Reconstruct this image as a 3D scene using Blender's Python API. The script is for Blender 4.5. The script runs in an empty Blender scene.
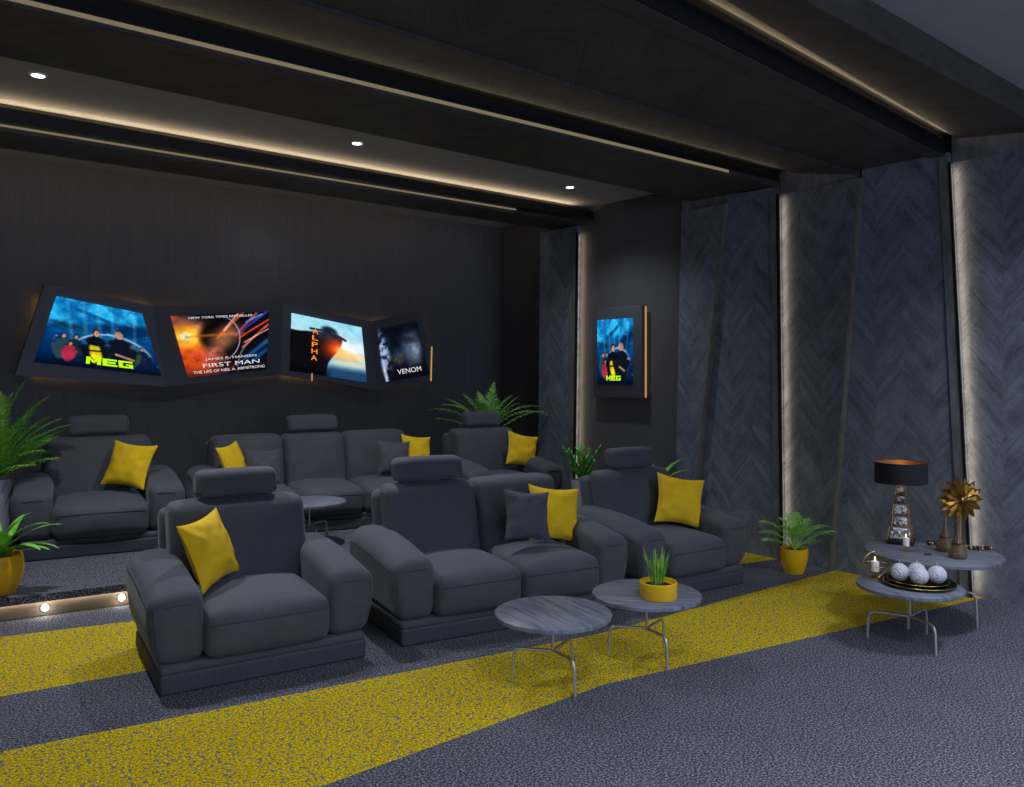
import bpy, bmesh, math, random
import numpy as np
from mathutils import Vector, Matrix, noise

random.seed(7)
H = 1.75                      # eye height, metres
FPX, CX, HY = 816.0, 512.0, 371.0
YAW = math.radians(39.56)
SY, CY = math.sin(YAW), math.cos(YAW)
XW, YB = 3.86*H, 5.2*H      # right wall, back wall
XL, YF = -3.6, -3.2           # left wall, open front edge of what is built
ZC = 2.1*H                    # high ceiling
XN, YN, ZN = 4.17*H, 4.34*H, 2.168*H   # rear bay: wider and higher than the portals
PLAT = 0.095*H                # rear platform height

scene = bpy.context.scene
COL = scene.collection

# ------------------------------------------------------------------ projection helpers (measuring the photograph)
def ray(px):
    r = (px-CX)/FPX
    return Vector((r*CY+SY, -r*SY+CY, 0)), r
def P(px, py, z=0.0):         # the point of the level plane z seen at a pixel
    d = (z-H)*FPX/(HY-py)
    v, _ = ray(px)
    return Vector((v.x*d, v.y*d, z))
def PD(px, py, d):            # the point at depth d seen at a pixel
    v, _ = ray(px)
    return Vector((v.x*d, v.y*d, H+(HY-py)/FPX*d))
def PX(px, py, X):
    v, _ = ray(px); return PD(px, py, X/v.x)
def PY(px, py, Y):
    v, _ = ray(px); return PD(px, py, Y/v.y)

def s2l(c):
    return tuple(((x/12.92) if x <= 0.04045 else ((x+0.055)/1.055)**2.4) for x in c)

# ------------------------------------------------------------------ object helpers
def link(o, parent=None):
    COL.objects.link(o)
    if parent is not None: o.parent = parent
    return o
def tag(o, label=None, cat=None, group=None, kind=None):
    if label: o['label'] = label
    if cat: o['category'] = cat
    if group: o['group'] = group
    if kind: o['kind'] = kind
    return o
def empty(name, loc, rz=0.0):
    o = bpy.data.objects.new(name, None); link(o)
    o.location = loc; o.rotation_euler = (0, 0, rz); o.empty_display_size = .1
    return o
def obj(name, bm, m, parent=None, smooth=True, loc=None, label=None):
    bmesh.ops.recalc_face_normals(bm, faces=bm.faces)
    me = bpy.data.meshes.new(name); bm.to_mesh(me); bm.free()
    if smooth:
        for p in me.polygons: p.use_smooth = True
    ms = m if isinstance(m, (list, tuple)) else [m]
    for x in ms: me.materials.append(x)
    o = bpy.data.objects.new(name, me); link(o, parent)
    if smooth:
        me.set_sharp_from_angle(angle=math.radians(42))
    if loc is not None: o.location = loc
    if label: o['label'] = label
    return o
def struct(name, bm, m, smooth=False, label=None):
    o = obj(name, bm, m, None, smooth); o['kind'] = 'structure'
    if label: o['label'] = label
    return o
def copy_tree(o, parent=None):
    c = o.copy(); COL.objects.link(c); c.parent = parent
    for ch in list(o.children): copy_tree(ch, c)
    return c

def prism(bm, bot, top, mi=0):
    a = [bm.verts.new(p) for p in bot]; b = [bm.verts.new(p) for p in top]
    n = len(a); fs = [bm.faces.new(a), bm.faces.new(b[::-1])]
    for i in range(n):
        fs.append(bm.faces.new((a[i], a[(i+1) % n], b[(i+1) % n], b[i])))
    for f in fs: f.material_index = mi
    return bm
def box(bm, lo, hi, mi=0):
    x0, y0, z0 = lo; x1, y1, z1 = hi
    return prism(bm, [(x0,y0,z0),(x1,y0,z0),(x1,y1,z0),(x0,y1,z0)], [(x0,y0,z1),(x1,y0,z1),(x1,y1,z1),(x0,y1,z1)], mi)
def rbox(bm, c, s, r, n=5, k=4, f=None):
    """rounded box, surface points merged, optional deformation f(Vector local)->Vector"""
    def axis(a, rr):
        out = []
        for i in range(k+1): out.append(-a+rr*(1-math.cos(i/k*math.pi/2)))
        for i in range(1, n): out.append(-a+rr+(2*a-2*rr)*i/n)
        for i in range(k+1): out.append(a-rr*(1-math.cos((k-i)/k*math.pi/2)))
        return out
    hx = [s[i]/2 for i in range(3)]
    rr = [min(r, h*0.98) for h in hx]
    ax = [axis(hx[i], rr[i]) for i in range(3)]
    N = len(ax[0])
    vs = {}
    def vert(i, j, l):
        key = (i, j, l)
        if key in vs: return vs[key]
        p = [ax[0][i], ax[1][j], ax[2][l]]
        q = [max(-(hx[t]-rr[t]), min(hx[t]-rr[t], p[t])) for t in range(3)]
        d = [(p[t]-q[t])/rr[t] for t in range(3)]
        L = math.sqrt(sum(x*x for x in d))
        if L > 1e-9:
            p = [q[t]+d[t]/L*rr[t] for t in range(3)]
        v = Vector(p)
        if f: v = f(v)
        vs[key] = bm.verts.new(v+Vector(c)); return vs[key]
    M = N-1
    for (a, b, cax) in ((0,1,2),(0,2,1),(1,2,0)):
        for side in (0, M):
            for i in range(M):
                for j in range(M):
                    q = []
                    for (u, w) in ((i,j),(i+1,j),(i+1,j+1),(i,j+1)):
                        idx = [0,0,0]; idx[a] = u; idx[b] = w; idx[cax] = side
                        q.append(vert(*idx))
                    if len(set(q)) > 2:
                        try: bm.faces.new(q)
                        except ValueError: pass
    return bm
def tube(bm, pts, r, seg=8, closed=False):
    pts = [Vector(p) for p in pts]; n = len(pts); rings = []
    up = Vector((0,0,1)); prev = None
    for i, p in enumerate(pts):
        if closed: t = pts[(i+1) % n]-pts[i-1]
        else: t = pts[min(i+1, n-1)]-pts[max(i-1, 0)]
        t.normalize()
        if prev is None:
            a = t.cross(up)
            if a.length < .1: a = t.cross(Vector((1,0,0)))
        else:
            a = prev-t*prev.dot(t)
        a.normalize(); prev = a; b = t.cross(a)
        rad = r(i/(n-1)) if callable(r) else r
        rings.append([bm.verts.new(p+(a*math.cos(2*math.pi*k/seg)+b*math.sin(2*math.pi*k/seg))*rad) for k in range(seg)])
    m = n if closed else n-1
    for i in range(m):
        A, B = rings[i], rings[(i+1) % n]
        for k in range(seg): bm.faces.new((A[k], A[(k+1) % seg], B[(k+1) % seg], B[k]))
    if not closed:
        bm.faces.new(rings[0][::-1]); bm.faces.new(rings[-1])
    return bm
def lathe(bm, prof, c=(0,0,0), seg=32, caps=True, sx=1.0, sy=1.0):
    rings = []
    for (r, z) in prof:
        rings.append([bm.verts.new((c[0]+r*sx*math.cos(2*math.pi*k/seg), c[1]+r*sy*math.sin(2*math.pi*k/seg), c[2]+z)) for k in range(seg)])
    for A, B in zip(rings, rings[1:]):
        for k in range(seg): bm.faces.new((A[k], A[(k+1) % seg], B[(k+1) % seg], B[k]))
    if caps:
        bm.faces.new(rings[0][::-1]); bm.faces.new(rings[-1])
    return bm
def fillet(pts, r, k=5):
    out = [Vector(pts[0])]
    for i in range(1, len(pts)-1):
        a, b, c = Vector(pts[i-1]), Vector(pts[i]), Vector(pts[i+1])
        p = b+(a-b).normalized()*r; q = b+(c-b).normalized()*r
        for j in range(k+1):
            t = j/k; out.append(p*(1-t)**2+b*2*t*(1-t)+q*t*t)
    out.append(Vector(pts[-1])); return out

# ------------------------------------------------------------------ materials
def new_mat(name):
    m = bpy.data.materials.new(name); m.use_nodes = True
    nt = m.node_tree; nt.nodes.clear()
    o = nt.nodes.new('ShaderNodeOutputMaterial'); b = nt.nodes.new('ShaderNodeBsdfPrincipled')
    nt.links.new(b.outputs[0], o.inputs[0])
    return m, nt, b, o
def N(nt, t, **kw):
    n = nt.nodes.new(t)
    for k, v in kw.items():
        if k.startswith('i_'): n.inputs[int(k[2:])].default_value = v
        else: setattr(n, k, v)
    return n
def math_(nt, op, a, b=None):
    n = nt.nodes.new('ShaderNodeMath'); n.operation = op
    for i, x in enumerate((a, b)):
        if x is None: continue
        if isinstance(x, (int, float)): n.inputs[i].default_value = x
        else: nt.links.new(x, n.inputs[i])
    return n.outputs[0]
def ramp(nt, fac, stops):
    n = nt.nodes.new('ShaderNodeValToRGB'); cr = n.color_ramp
    while len(cr.elements) < len(stops): cr.elements.new(.5)
    for e, (p, c) in zip(cr.elements, stops):
        e.position = p; e.color = (*c, 1)
    nt.links.new(fac, n.inputs[0]); return n.outputs[0]
def noise_t(nt, vec, scale, detail=3, rough=.6):
    n = N(nt, 'ShaderNodeTexNoise'); n.inputs['Scale'].default_value = scale
    n.inputs['Detail'].default_value = detail; n.inputs['Roughness'].default_value = rough
    if vec is not None: nt.links.new(vec, n.inputs['Vector'])
    return n.outputs['Fac']
def scaled(nt, vec, s):
    m = N(nt, 'ShaderNodeMapping'); m.inputs['Scale'].default_value = s
    nt.links.new(vec, m.inputs[0]); return m.outputs[0]
def bump(nt, b, h, strength, dist=.01):
    n = N(nt, 'ShaderNodeBump'); n.inputs['Strength'].default_value = strength; n.inputs['Distance'].default_value = dist
    nt.links.new(h, n.inputs['Height']); nt.links.new(n.outputs[0], b.inputs['Normal'])
def simple(name, col, rough=.5, metal=0.0, nscale=None, namt=.25, bmp=0, stretch=(1,1,1), spec=.5):
    m, nt, b, o = new_mat(name)
    b.inputs['Base Color'].default_value = (*col, 1); b.inputs['Roughness'].default_value = rough
    b.inputs['Metallic'].default_value = metal; b.inputs['Specular IOR Level'].default_value = spec
    if nscale:
        tc = N(nt, 'ShaderNodeTexCoord')
        f = noise_t(nt, scaled(nt, tc.outputs['Object'], stretch), nscale)
        lo = tuple(c*(1-namt) for c in col); hi = tuple(min(1, c*(1+namt)) for c in col)
        nt.links.new(ramp(nt, f, [(.3, lo), (.7, hi)]), b.inputs['Base Color'])
        if bmp: bump(nt, b, f, bmp)
    return m
def emit(name, col, strength):
    m = bpy.data.materials.new(name); m.use_nodes = True; nt = m.node_tree; nt.nodes.clear()
    o = nt.nodes.new('ShaderNodeOutputMaterial'); e = nt.nodes.new('ShaderNodeEmission')
    e.inputs[0].default_value = (*col, 1); e.inputs[1].default_value = strength
    nt.links.new(e.outputs[0], o.inputs[0]); return m

def fabric_mat(name, col, scale=260, bumpy=.35, rough=.75):
    m, nt, b, o = new_mat(name)
    tc = N(nt, 'ShaderNodeTexCoord')
    f1 = noise_t(nt, tc.outputs['Object'], scale, 2, .5)
    f2 = noise_t(nt, tc.outputs['Object'], 5, 3, .6)
    f = math_(nt, 'ADD', math_(nt, 'MULTIPLY', f1, .6), math_(nt, 'MULTIPLY', f2, .4))
    nt.links.new(ramp(nt, f, [(.3, tuple(c*.72 for c in col)), (.7, tuple(c*1.25 for c in col))]), b.inputs['Base Color'])
    b.inputs['Roughness'].default_value = rough
    b.inputs['Sheen Weight'].default_value = .25; b.inputs['Sheen Roughness'].default_value = .5
    b.inputs['Sheen Tint'].default_value = (.6, .65, .8, 1)
    bump(nt, b, f, bumpy, .004); return m
M = {}
M['sofa'] = fabric_mat('sofa_fabric', (.068, .073, .089))
M['yellow'] = fabric_mat('yellow_cushion_fabric', (.95, .60, .004), 300, .2, .8)
M['yellow'].node_tree.nodes['Principled BSDF'].inputs['Sheen Weight'].default_value = .05
M['seam'] = simple('sofa_seam', (.045, .049, .063), .8)

def plinth_mat():
    m, nt, b, o = new_mat('sofa_plinth_embossed')
    tc = N(nt, 'ShaderNodeTexCoord')
    sp = N(nt, 'ShaderNodeSeparateXYZ'); nt.links.new(tc.outputs['Object'], sp.inputs[0])
    u = math_(nt, 'ADD', sp.outputs[0], sp.outputs[1])
    a = math_(nt, 'PINGPONG', math_(nt, 'MULTIPLY', u, 22), .5)
    w = math_(nt, 'FRACT', math_(nt, 'ADD', math_(nt, 'MULTIPLY', sp.outputs[2], 60), math_(nt, 'MULTIPLY', a, 2.2)))
    nz = noise_t(nt, tc.outputs['Object'], 90, 2)
    h = math_(nt, 'ADD', w, nz)
    nt.links.new(ramp(nt, h, [(.4, (.036, .04, .053)), (.9, (.062, .068, .088))]), b.inputs['Base Color'])
    b.inputs['Roughness'].default_value = .7
    bump(nt, b, h, .5, .004); return m
M['plinth'] = plinth_mat()

def carpet_mat(name, stops, scale, fleck=None):
    m, nt, b, o = new_mat(name)
    tc = N(nt, 'ShaderNodeTexCoord')
    f1 = noise_t(nt, scaled(nt, tc.outputs['Object'], (1, 1.15, 1)), scale, 2, .6)
    f2 = noise_t(nt, tc.outputs['Object'], scale*2.7, 2, .6)
    f3 = noise_t(nt, tc.outputs['Object'], 2.2, 5, .65)
    f = math_(nt, 'ADD', math_(nt, 'MULTIPLY', f1, .64), math_(nt, 'ADD', math_(nt, 'MULTIPLY', f2, .32), math_(nt, 'MULTIPLY', f3, .04)))
    c = ramp(nt, f, stops)
    if fleck:
        fl = noise_t(nt, tc.outputs['Object'], 42, 1.5, .5)
        k = ramp(nt, fl, [(.385, (1, 1, 1)), (.41, (0, 0, 0))])
        mx = N(nt, 'ShaderNodeMix', data_type='RGBA')
        nt.links.new(k, mx.inputs[0]); nt.links.new(c, mx.inputs[6]); mx.inputs[7].default_value = (*fleck, 1)
        c = mx.outputs[2]
    nt.links.new(c, b.inputs['Base Color'])
    b.inputs['Roughness'].default_value = .95; b.inputs['Specular IOR Level'].default_value = .1
    bump(nt, b, f, .12, .004); return m
M['carpet'] = carpet_mat('carpet_grey', [(.38, (.014, .014, .019)), (.5, (.080, .082, .104)), (.61, (.31, .315, .37))], 85)
M['carpet_yellow'] = carpet_mat('carpet_yellow', [(.37, (.09, .062, .003)), (.5, (.52, .38, .005)), (.62, (.98, .76, .03))], 85, (.15, .15, .19))

def panel_mat(name, dark, lite, colw=.24, plank=.05, plan=False):
    """chevron / herringbone boarding; plan: ceilings"""
    m, nt, b, o = new_mat(name)
    tc = N(nt, 'ShaderNodeTexCoord')
    sp = N(nt, 'ShaderNodeSeparateXYZ'); nt.links.new(tc.outputs['Object'], sp.inputs[0])
    u, v = (sp.outputs[0], sp.outputs[1]) if plan else (sp.outputs[1], sp.outputs[2])
    cu = math_(nt, 'DIVIDE', u, colw)
    col = math_(nt, 'FLOOR', cu)
    sgn = math_(nt, 'SUBTRACT', math_(nt, 'MULTIPLY', math_(nt, 'ABSOLUTE', math_(nt, 'MODULO', col, 2)), 2), 1)
    t = math_(nt, 'ADD', v, math_(nt, 'MULTIPLY', math_(nt, 'MULTIPLY', u, sgn), 1.25))
    pl = math_(nt, 'FLOOR', math_(nt, 'DIVIDE', t, plank*1.5))
    fr = math_(nt, 'FRACT', math_(nt, 'DIVIDE', t, plank*1.5))
    cb = N(nt, 'ShaderNodeCombineXYZ'); nt.links.new(col, cb.inputs[0]); nt.links.new(pl, cb.inputs[1])
    wn = N(nt, 'ShaderNodeTexWhiteNoise', noise_dimensions='3D'); nt.links.new(cb.outputs[0], wn.inputs[0])
    s = math_(nt, 'SUBTRACT', u, math_(nt, 'MULTIPLY', math_(nt, 'MULTIPLY', v, sgn), -1.25))
    cb2 = N(nt, 'ShaderNodeCombineXYZ')
    wob = noise_t(nt, tc.outputs['Object'], 7, 4, .7)
    t = math_(nt, 'ADD', t, math_(nt, 'MULTIPLY', wob, .22))
    nt.links.new(math_(nt, 'MULTIPLY', t, 26), cb2.inputs[0]); nt.links.new(math_(nt, 'MULTIPLY', s, 2.2), cb2.inputs[1]); nt.links.new(pl, cb2.inputs[2])
    gr = noise_t(nt, cb2.outputs[0], 1.0, 4, .65)
    big = noise_t(nt, tc.outputs['Object'], 5, 6, .75)
    f = math_(nt, 'ADD', math_(nt, 'ADD', math_(nt, 'MULTIPLY', wn.outputs[0], .10), math_(nt, 'MULTIPLY', gr, .48)), math_(nt, 'MULTIPLY', big, .50))
    nt.links.new(ramp(nt, f, [(.30, dark), (.80, lite)]), b.inputs['Base Color'])
    b.inputs['Roughness'].default_value = .62
    groove = math_(nt, 'MINIMUM', math_(nt, 'MULTIPLY', math_(nt, 'MINIMUM', fr, math_(nt, 'SUBTRACT', 1, fr)), 14), 1)
    bump(nt, b, math_(nt, 'ADD', math_(nt, 'MULTIPLY', groove, .5), math_(nt, 'MULTIPLY', gr, .5)), .3, .005)
    return m
M['panel'] = panel_mat('chevron_wall_board', (.042, .050, .067), (.30, .345, .43))
M['ceil_panel'] = panel_mat('chevron_ceiling_board', (.016, .014, .012), (.110, .098, .084), .5, .12, True)
M['lit_edging'] = simple('painted_lit_edging', (.17, .15, .125), .6, 0, 30, .25, .1, (1, 1, .2))  # paler beige stands for the light caught on the boards' near edges
M['trim_dark'] = simple('umber_ceiling_trim', (.070, .060, .052), .6, 0, 14, .35, .15, (.3, 1, 1))
M['trim'] = simple('dark_veneer_trim', (.17, .172, .19), .6, 0, 14, .35, .15, (1, 1, .3))

def wallpaper_mat():
    m, nt, b, o = new_mat('streaked_dark_wallpaper')
    tc = N(nt, 'ShaderNodeTexCoord')
    f = noise_t(nt, scaled(nt, tc.outputs['Object'], (1, 1, .035)), 55, 4, .7)
    g = noise_t(nt, scaled(nt, tc.outputs['Object'], (1, 1, .2)), 9, 2, .6)
    h = math_(nt, 'ADD', math_(nt, 'MULTIPLY', f, .75), math_(nt, 'MULTIPLY', g, .25))
    nt.links.new(ramp(nt, h, [(.30, (.074, .076, .088)), (.75, (.120, .120, .130))]), b.inputs['Base Color'])
    b.inputs['Roughness'].default_value = .7
    bump(nt, b, f, .3, .003); return m
M['wallpaper'] = wallpaper_mat()
M['ceiling'] = simple('matte_grey_ceiling', (.37, .36, .35), .9, 0, 3, .04)
M['black'] = simple('black_metal', (.008, .008, .009), .5)
M['dark_frame'] = simple('dark_glass_frame', (.085, .090, .108), .45)
M['gold'] = simple('brushed_gold', (.62, .40, .10), .32, 1.0, 40, .2)
M['warm_strip'] = emit('warm_light_strip', s2l((.60, .54, .44)), .36)
M['gold_led'] = emit('gold_backlit_edge', s2l((.74, .60, .38)), .55)
M['nickel'] = simple('satin_nickel', (.66, .60, .56), .45, .85)
M['soil'] = simple('potting_soil', (.012, .009, .007), .95, 0, 120, .5, .8)
M['white_pot'] = simple('white_glazed_pot', (.55, .55, .60), .35)
M['stone_pot'] = simple('pale_concrete_pot', (.46, .45, .50), .7, 0, 40, .12)
M['yellow_pot'] = simple('yellow_glazed_pot', (.92, .55, .008), .35)
def leaf_mat(name, a, b_):
    m, nt, b, o = new_mat(name)
    tc = N(nt, 'ShaderNodeTexCoord')
    f = noise_t(nt, tc.outputs['Object'], 9, 3)
    nt.links.new(ramp(nt, f, [(.35, a), (.65, b_)]), b.inputs['Base Color'])
    b.inputs['Roughness'].default_value = .45
    b.inputs['Subsurface Weight'].default_value = .0
    return m
M['palm'] = leaf_mat('palm_leaf', (.13, .38, .04), (.42, .82, .12))
M['fern'] = leaf_mat('fern_leaf', (.19, .50, .08), (.52, .92, .22))
M['broad'] = leaf_mat('broad_leaf', (.12, .44, .04), (.32, .75, .09))
M['zz'] = leaf_mat('upright_leaf', (.07, .34, .04), (.22, .65, .08))
M['stem'] = simple('green_stem', (.16, .25, .04), .5)
def table_mat():
    m, nt, b, o = new_mat('blue_grey_wood_top')
    tc = N(nt, 'ShaderNodeTexCoord')
    f = noise_t(nt, scaled(nt, tc.outputs['Object'], (1.2, 16, 1)), 2.2, 5, .65)
    g = noise_t(nt, scaled(nt, tc.outputs['Object'], (.8, 3, 1)), 3.0, 2, .6)
    h = math_(nt, 'ADD', math_(nt, 'MULTIPLY', f, .7), math_(nt, 'MULTIPLY', g, .3))
    nt.links.new(ramp(nt, h, [(.36, (.07, .08, .10)), (.5, (.17, .19, .235)), (.66, (.26, .285, .34))]), b.inputs['Base Color'])
    b.inputs['Roughness'].default_value = .42
    bump(nt, b, f, .15, .003); return m
M['table'] = table_mat()
M['lamp_shade'] = simple('black_fabric_shade', (.012, .012, .015), .85, 0, 200, .2)
M['shade_lining'] = simple('copper_shade_lining', (.45, .22, .07), .4, .6)
def crystal_mat():
    m, nt, b, o = new_mat('cut_crystal')
    tc = N(nt, 'ShaderNodeTexCoord')
    v = N(nt, 'ShaderNodeTexVoronoi'); v.inputs['Scale'].default_value = 55; nt.links.new(tc.outputs['Object'], v.inputs['Vector'])
    nt.links.new(ramp(nt, v.outputs['Color'], [(.2, (.10, .10, .10)), (.55, (.55, .54, .52)), (.8, (.95, .95, .93))]), b.inputs['Base Color'])
    b.inputs['Roughness'].default_value = .08; b.inputs['Coat Weight'].default_value = .6
    bump(nt, b, v.outputs['Distance'], .8, .01); return m
M['crystal'] = crystal_mat()
m, nt, b, o = new_mat('smoked_amber_glass')
b.inputs['Base Color'].default_value = (.62, .46, .27, 1); b.inputs['Roughness'].default_value = .04
b.inputs['Transmission Weight'].default_value = .85; b.inputs['IOR'].default_value = 1.45
M['glass'] = m
M['wax'] = simple('white_wax', (.82, .80, .74), .5)
M['flame'] = emit('candle_flame', (1.0, .62, .18), 3.0)
M['plate'] = simple('glossy_black_plate', (.006, .006, .006), .12)
m, nt, b, o = new_mat('white_woven_ball')
tc = N(nt, 'ShaderNodeTexCoord')
w = N(nt, 'ShaderNodeTexWave'); w.inputs['Scale'].default_value = 32; w.inputs['Distortion'].default_value = 9; nt.links.new(tc.outputs['Object'], w.inputs['Vector'])
nt.links.new(ramp(nt, w.outputs['Fac'], [(.1, (.50, .53, .60)), (.7, (.84, .86, .92))]), b.inputs['Base Color'])
b.inputs['Roughness'].default_value = .7; bump(nt, b, w.outputs['Fac'], .6, .004)
M['ball'] = m
M['black_bead'] = simple('black_glass_bead', (.01, .01, .012), .1)
M['spot'] = emit('spot_lens', (.85, .92, 1.0), 6.0)
M['step_spot'] = emit('step_spot_lens', (1.0, .95, .85), 6.0)
M['white_rim'] = simple('white_metal_rim', (.5, .5, .52), .4)
M['riser'] = simple('riser_board', (.20, .175, .14), .7, 0, 10, .2, .1, (.3, .3, 1))

# ------------------------------------------------------------------ room shell
def quadmesh(pts_list):
    bm = bmesh.new()
    return bm
# carpet: one sheet, two inlaid yellow bands running to the right wall
def Lx(a, b, x):      # y where line a-b (plan) crosses x
    t = (x-a.x)/(b.x-a.x); return a.y+(b.y-a.y)*t
edges = [[P(320, 787), P(604, 684.5), P(965, 602)], [P(0, 752), P(600, 633.5), P(833, 571)],
         [P(0, 696.5), P(150, 670), P(374, 611), P(772, 560)], [P(0, 637), P(128.6, 621.6), P(744, 549)]]
def pl_y(pts, x):
    i = 0
    while i < len(pts)-2 and x > pts[i+1].x: i += 1
    return Lx(pts[i], pts[i+1], x)
riser = (P(0, 621.6), P(123, 604.9))
bm = bmesh.new()
xs = (XL, XN+.02)
xs = sorted([XL, XN+.02]+[p.x for e in edges for p in e if XL < p.x < XN-.3])
prev = None
for x in xs:
    ys = [YF]+[pl_y(e, x) for e in edges]+[YB+.05]
    cur = [bm.verts.new((x, y, 0)) for y in ys]
    if prev:
        for i in range(5):
            f = bm.faces.new((prev[i], cur[i], cur[i+1], prev[i+1])); f.material_index = 1 if i in (1, 3) else 0
    prev = cur
bmesh.ops.remove_doubles(bm, verts=bm.verts, dist=1e-5)
fl = struct('floor', bm, [M['carpet'], M['carpet_yellow']], label='dark grey carpet with two wide yellow bands')

def wall(name, lo, hi, mat):
    bm = bmesh.new(); box(bm, lo, hi); return struct(name, bm, mat)
wall('wall_back', (XL-.1, YB, 0), (XN+.1, YB+.12, ZN+.1), M['wallpaper'])
wall('wall_right', (XW+.16, YF, 0), (XW+.3, YN, ZC+.1), M['black'])
wall('wall_side', (XN, YN-.1, 0), (XN+.1, YB, ZN+.1), M['wallpaper'])
wall('wall_left', (XL-.12, YF, 0), (XL, YB, ZN+.1), M['wallpaper'])
wall('ceiling', (XL-.1, YF, ZC), (XW+.4, 4.28*H, ZC+.1), M['ceiling'])
wall('ceiling_rear', (XL-.1, 4.28*H, ZN), (XN+.1, YB+.12, ZN+.1), M['ceiling'])

# right-wall boards. each: (far line, near line) given by floor and top Y, inward offset (p) at far and near edges
def wy(top, bot):             # plan Y of a wall line at floor and at ceiling height from two pixels
    a, b = PX(top[0], top[1], XW), PX(bot[0], bot[1], XW)
    k = (b.y-a.y)/(b.z-a.z)
    return (a.y+k*(0-a.z), a.y+k*(ZC-.01-a.z))
g1 = wy((948.5, 150), (971, 592)); e21 = wy((862, 173), (832, 571)); g2 = wy((777.5, 190), (781.5, 562))
e32 = wy((727, 203), (693.5, 542)); w3 = wy((681, 207), (674, 538)); g3 = wy((577.5, 222), (574, 500))
a3 = wy((540, 240), (538, 480)); near0 = (.2, .2)
ztop = 1.985*H
def board(name, far, near, pf, pn, mat, z0=0.0, z1=None, back=.15):
    z1 = z1 or ZC-.01
    def y(l, z): return l[0]+(l[1]-l[0])*z/(ZC-.01)
    bm = bmesh.new()
    def pt(l, p, z): return (XW-p, y(l, z), z)
    def pb(l, z): return (XW+back, y(l, z), z)
    prism(bm, [pt(far, pf, z0), pt(near, pn, z0), pb(near, z0), pb(far, z0)], [pt(far, pf, z1), pt(near, pn, z1), pb(near, z1), pb(far, z1)])
    return struct(name, bm, mat)
off = lambda l, d: (l[0]+d, l[1]+d)
z_cor = 1.94*H
board('trim_1', g1, near0, -.07, .02, M['panel'], z1=z_cor)                     # nearest lit wedge
board('trim_2', e21, g1, .0, .0, M['panel'], z1=z_cor+.08)                      # flat board of portal 1
board('trim_3', g2, e21, -.07, .05, M['panel'], z1=z_cor)
board('trim_4', e32, g2, .0, .0, M['panel'], z1=z_cor+.08)
board('trim_5', w3, e32, -.005, .05, M['panel'], z1=z_cor)
board('trim_6', g3, w3, -.07, -.07, M['wallpaper'])                             # smooth board that carries the small display
board('trim_7', a3, g3, .0, .0, M['panel'], z1=ztop)
# far face of portal 3 closes onto the wider rear bay
# light slots: dark fin + edge strip on each portal board, warm strip light behind the fin
def Yl(l, z): return l[0]+(l[1]-l[0])*z/(ZC-.01)
warm = (1.0, .78, .50)
def area(name, c, xdir, facing, sx, sy, power, col=warm):
    l = bpy.data.lights.new(name, 'AREA'); l.shape = 'RECTANGLE'; l.size = sx; l.size_y = sy
    l.energy = power; l.color = col
    o = bpy.data.objects.new(name, l); COL.objects.link(o)
    x = Vector(xdir).normalized(); z = -Vector(facing).normalized(); z = (z-x*z.dot(x)).normalized(); y = z.cross(x)
    mt = Matrix((x, y, z)).transposed().to_4x4(); mt.translation = c; o.matrix_world = mt
    return o
n = 9
for i, (g, zt, pw) in enumerate(((g1, z_cor, 1.3), (g2, z_cor, 1.1), (g3, z_cor, 1.3))):
    bm = bmesh.new()
    def fp(l, d, p, z): return (XW-p, Yl(l, z)+d, z)
    for (d0, d1, p0, p1) in (((-.014, -.024, -.024)[i], .003, .004, .022),):
        prism(bm, [fp(g, d0, p0, .0), fp(g, d1, p0, 0), fp(g, d1, p1, 0), fp(g, d0, p1, 0)],
              [fp(g, d0, p0, zt), fp(g, d1, p0, zt), fp(g, d1, p1, zt), fp(g, d0, p1, zt)])
    struct('trim_%d' % n, bm, M['black']); n += 1
    bm = bmesh.new()
    w = (.075, .075, .11)[i]
    prism(bm, [fp(g, .003, -.001, .0), fp(g, w, -.001, 0), fp(g, w, .016, 0), fp(g, .003, .016, 0)],
          [fp(g, .003, -.001, zt+.04), fp(g, w, -.001, zt+.04), fp(g, w, .016, zt+.04), fp(g, .003, .016, zt+.04)])
    struct('trim_%d' % n, bm, M['trim']); n += 1
    a = Vector(fp(g, -.012, -.022, .03)); b_ = Vector(fp(g, -.012, -.022, zt-.03))
    area('wall_slot_light', (a+b_)/2, b_-a, (1, -.25, 0), (b_-a).length, .016, pw*.72)
for (e, w_) in ((e21, .022), (e32, .02)):  # strip along each wedge's near edge, its lit look put into the colour
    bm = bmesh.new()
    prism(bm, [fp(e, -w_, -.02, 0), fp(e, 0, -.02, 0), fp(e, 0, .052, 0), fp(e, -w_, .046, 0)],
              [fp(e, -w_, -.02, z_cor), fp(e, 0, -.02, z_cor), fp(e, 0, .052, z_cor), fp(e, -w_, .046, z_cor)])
    struct('trim_%d' % n, bm, M['lit_edging']); n += 1  # painted stand-in for the lit board edge, no separate trim
# cornice over the boards
def cornice(y0, y1, z0, z1, p, mat):
    global n
    bm = bmesh.new(); box(bm, (XW-p, y0, z0), (XW+.15, y1, z1)); struct('trim_%d' % n, bm, mat); n += 1
cornice(.0, g1[1]-.02, z_cor, ZC-.02, -.03, M['trim'])
cornice(e21[1]+.05, g2[1]-.02, z_cor, ZC-.02, -.03, M['trim'])
cornice(e32[1]-.1, e32[1]+.6, z_cor, ZC-.12, -.02, M['trim'])

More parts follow.
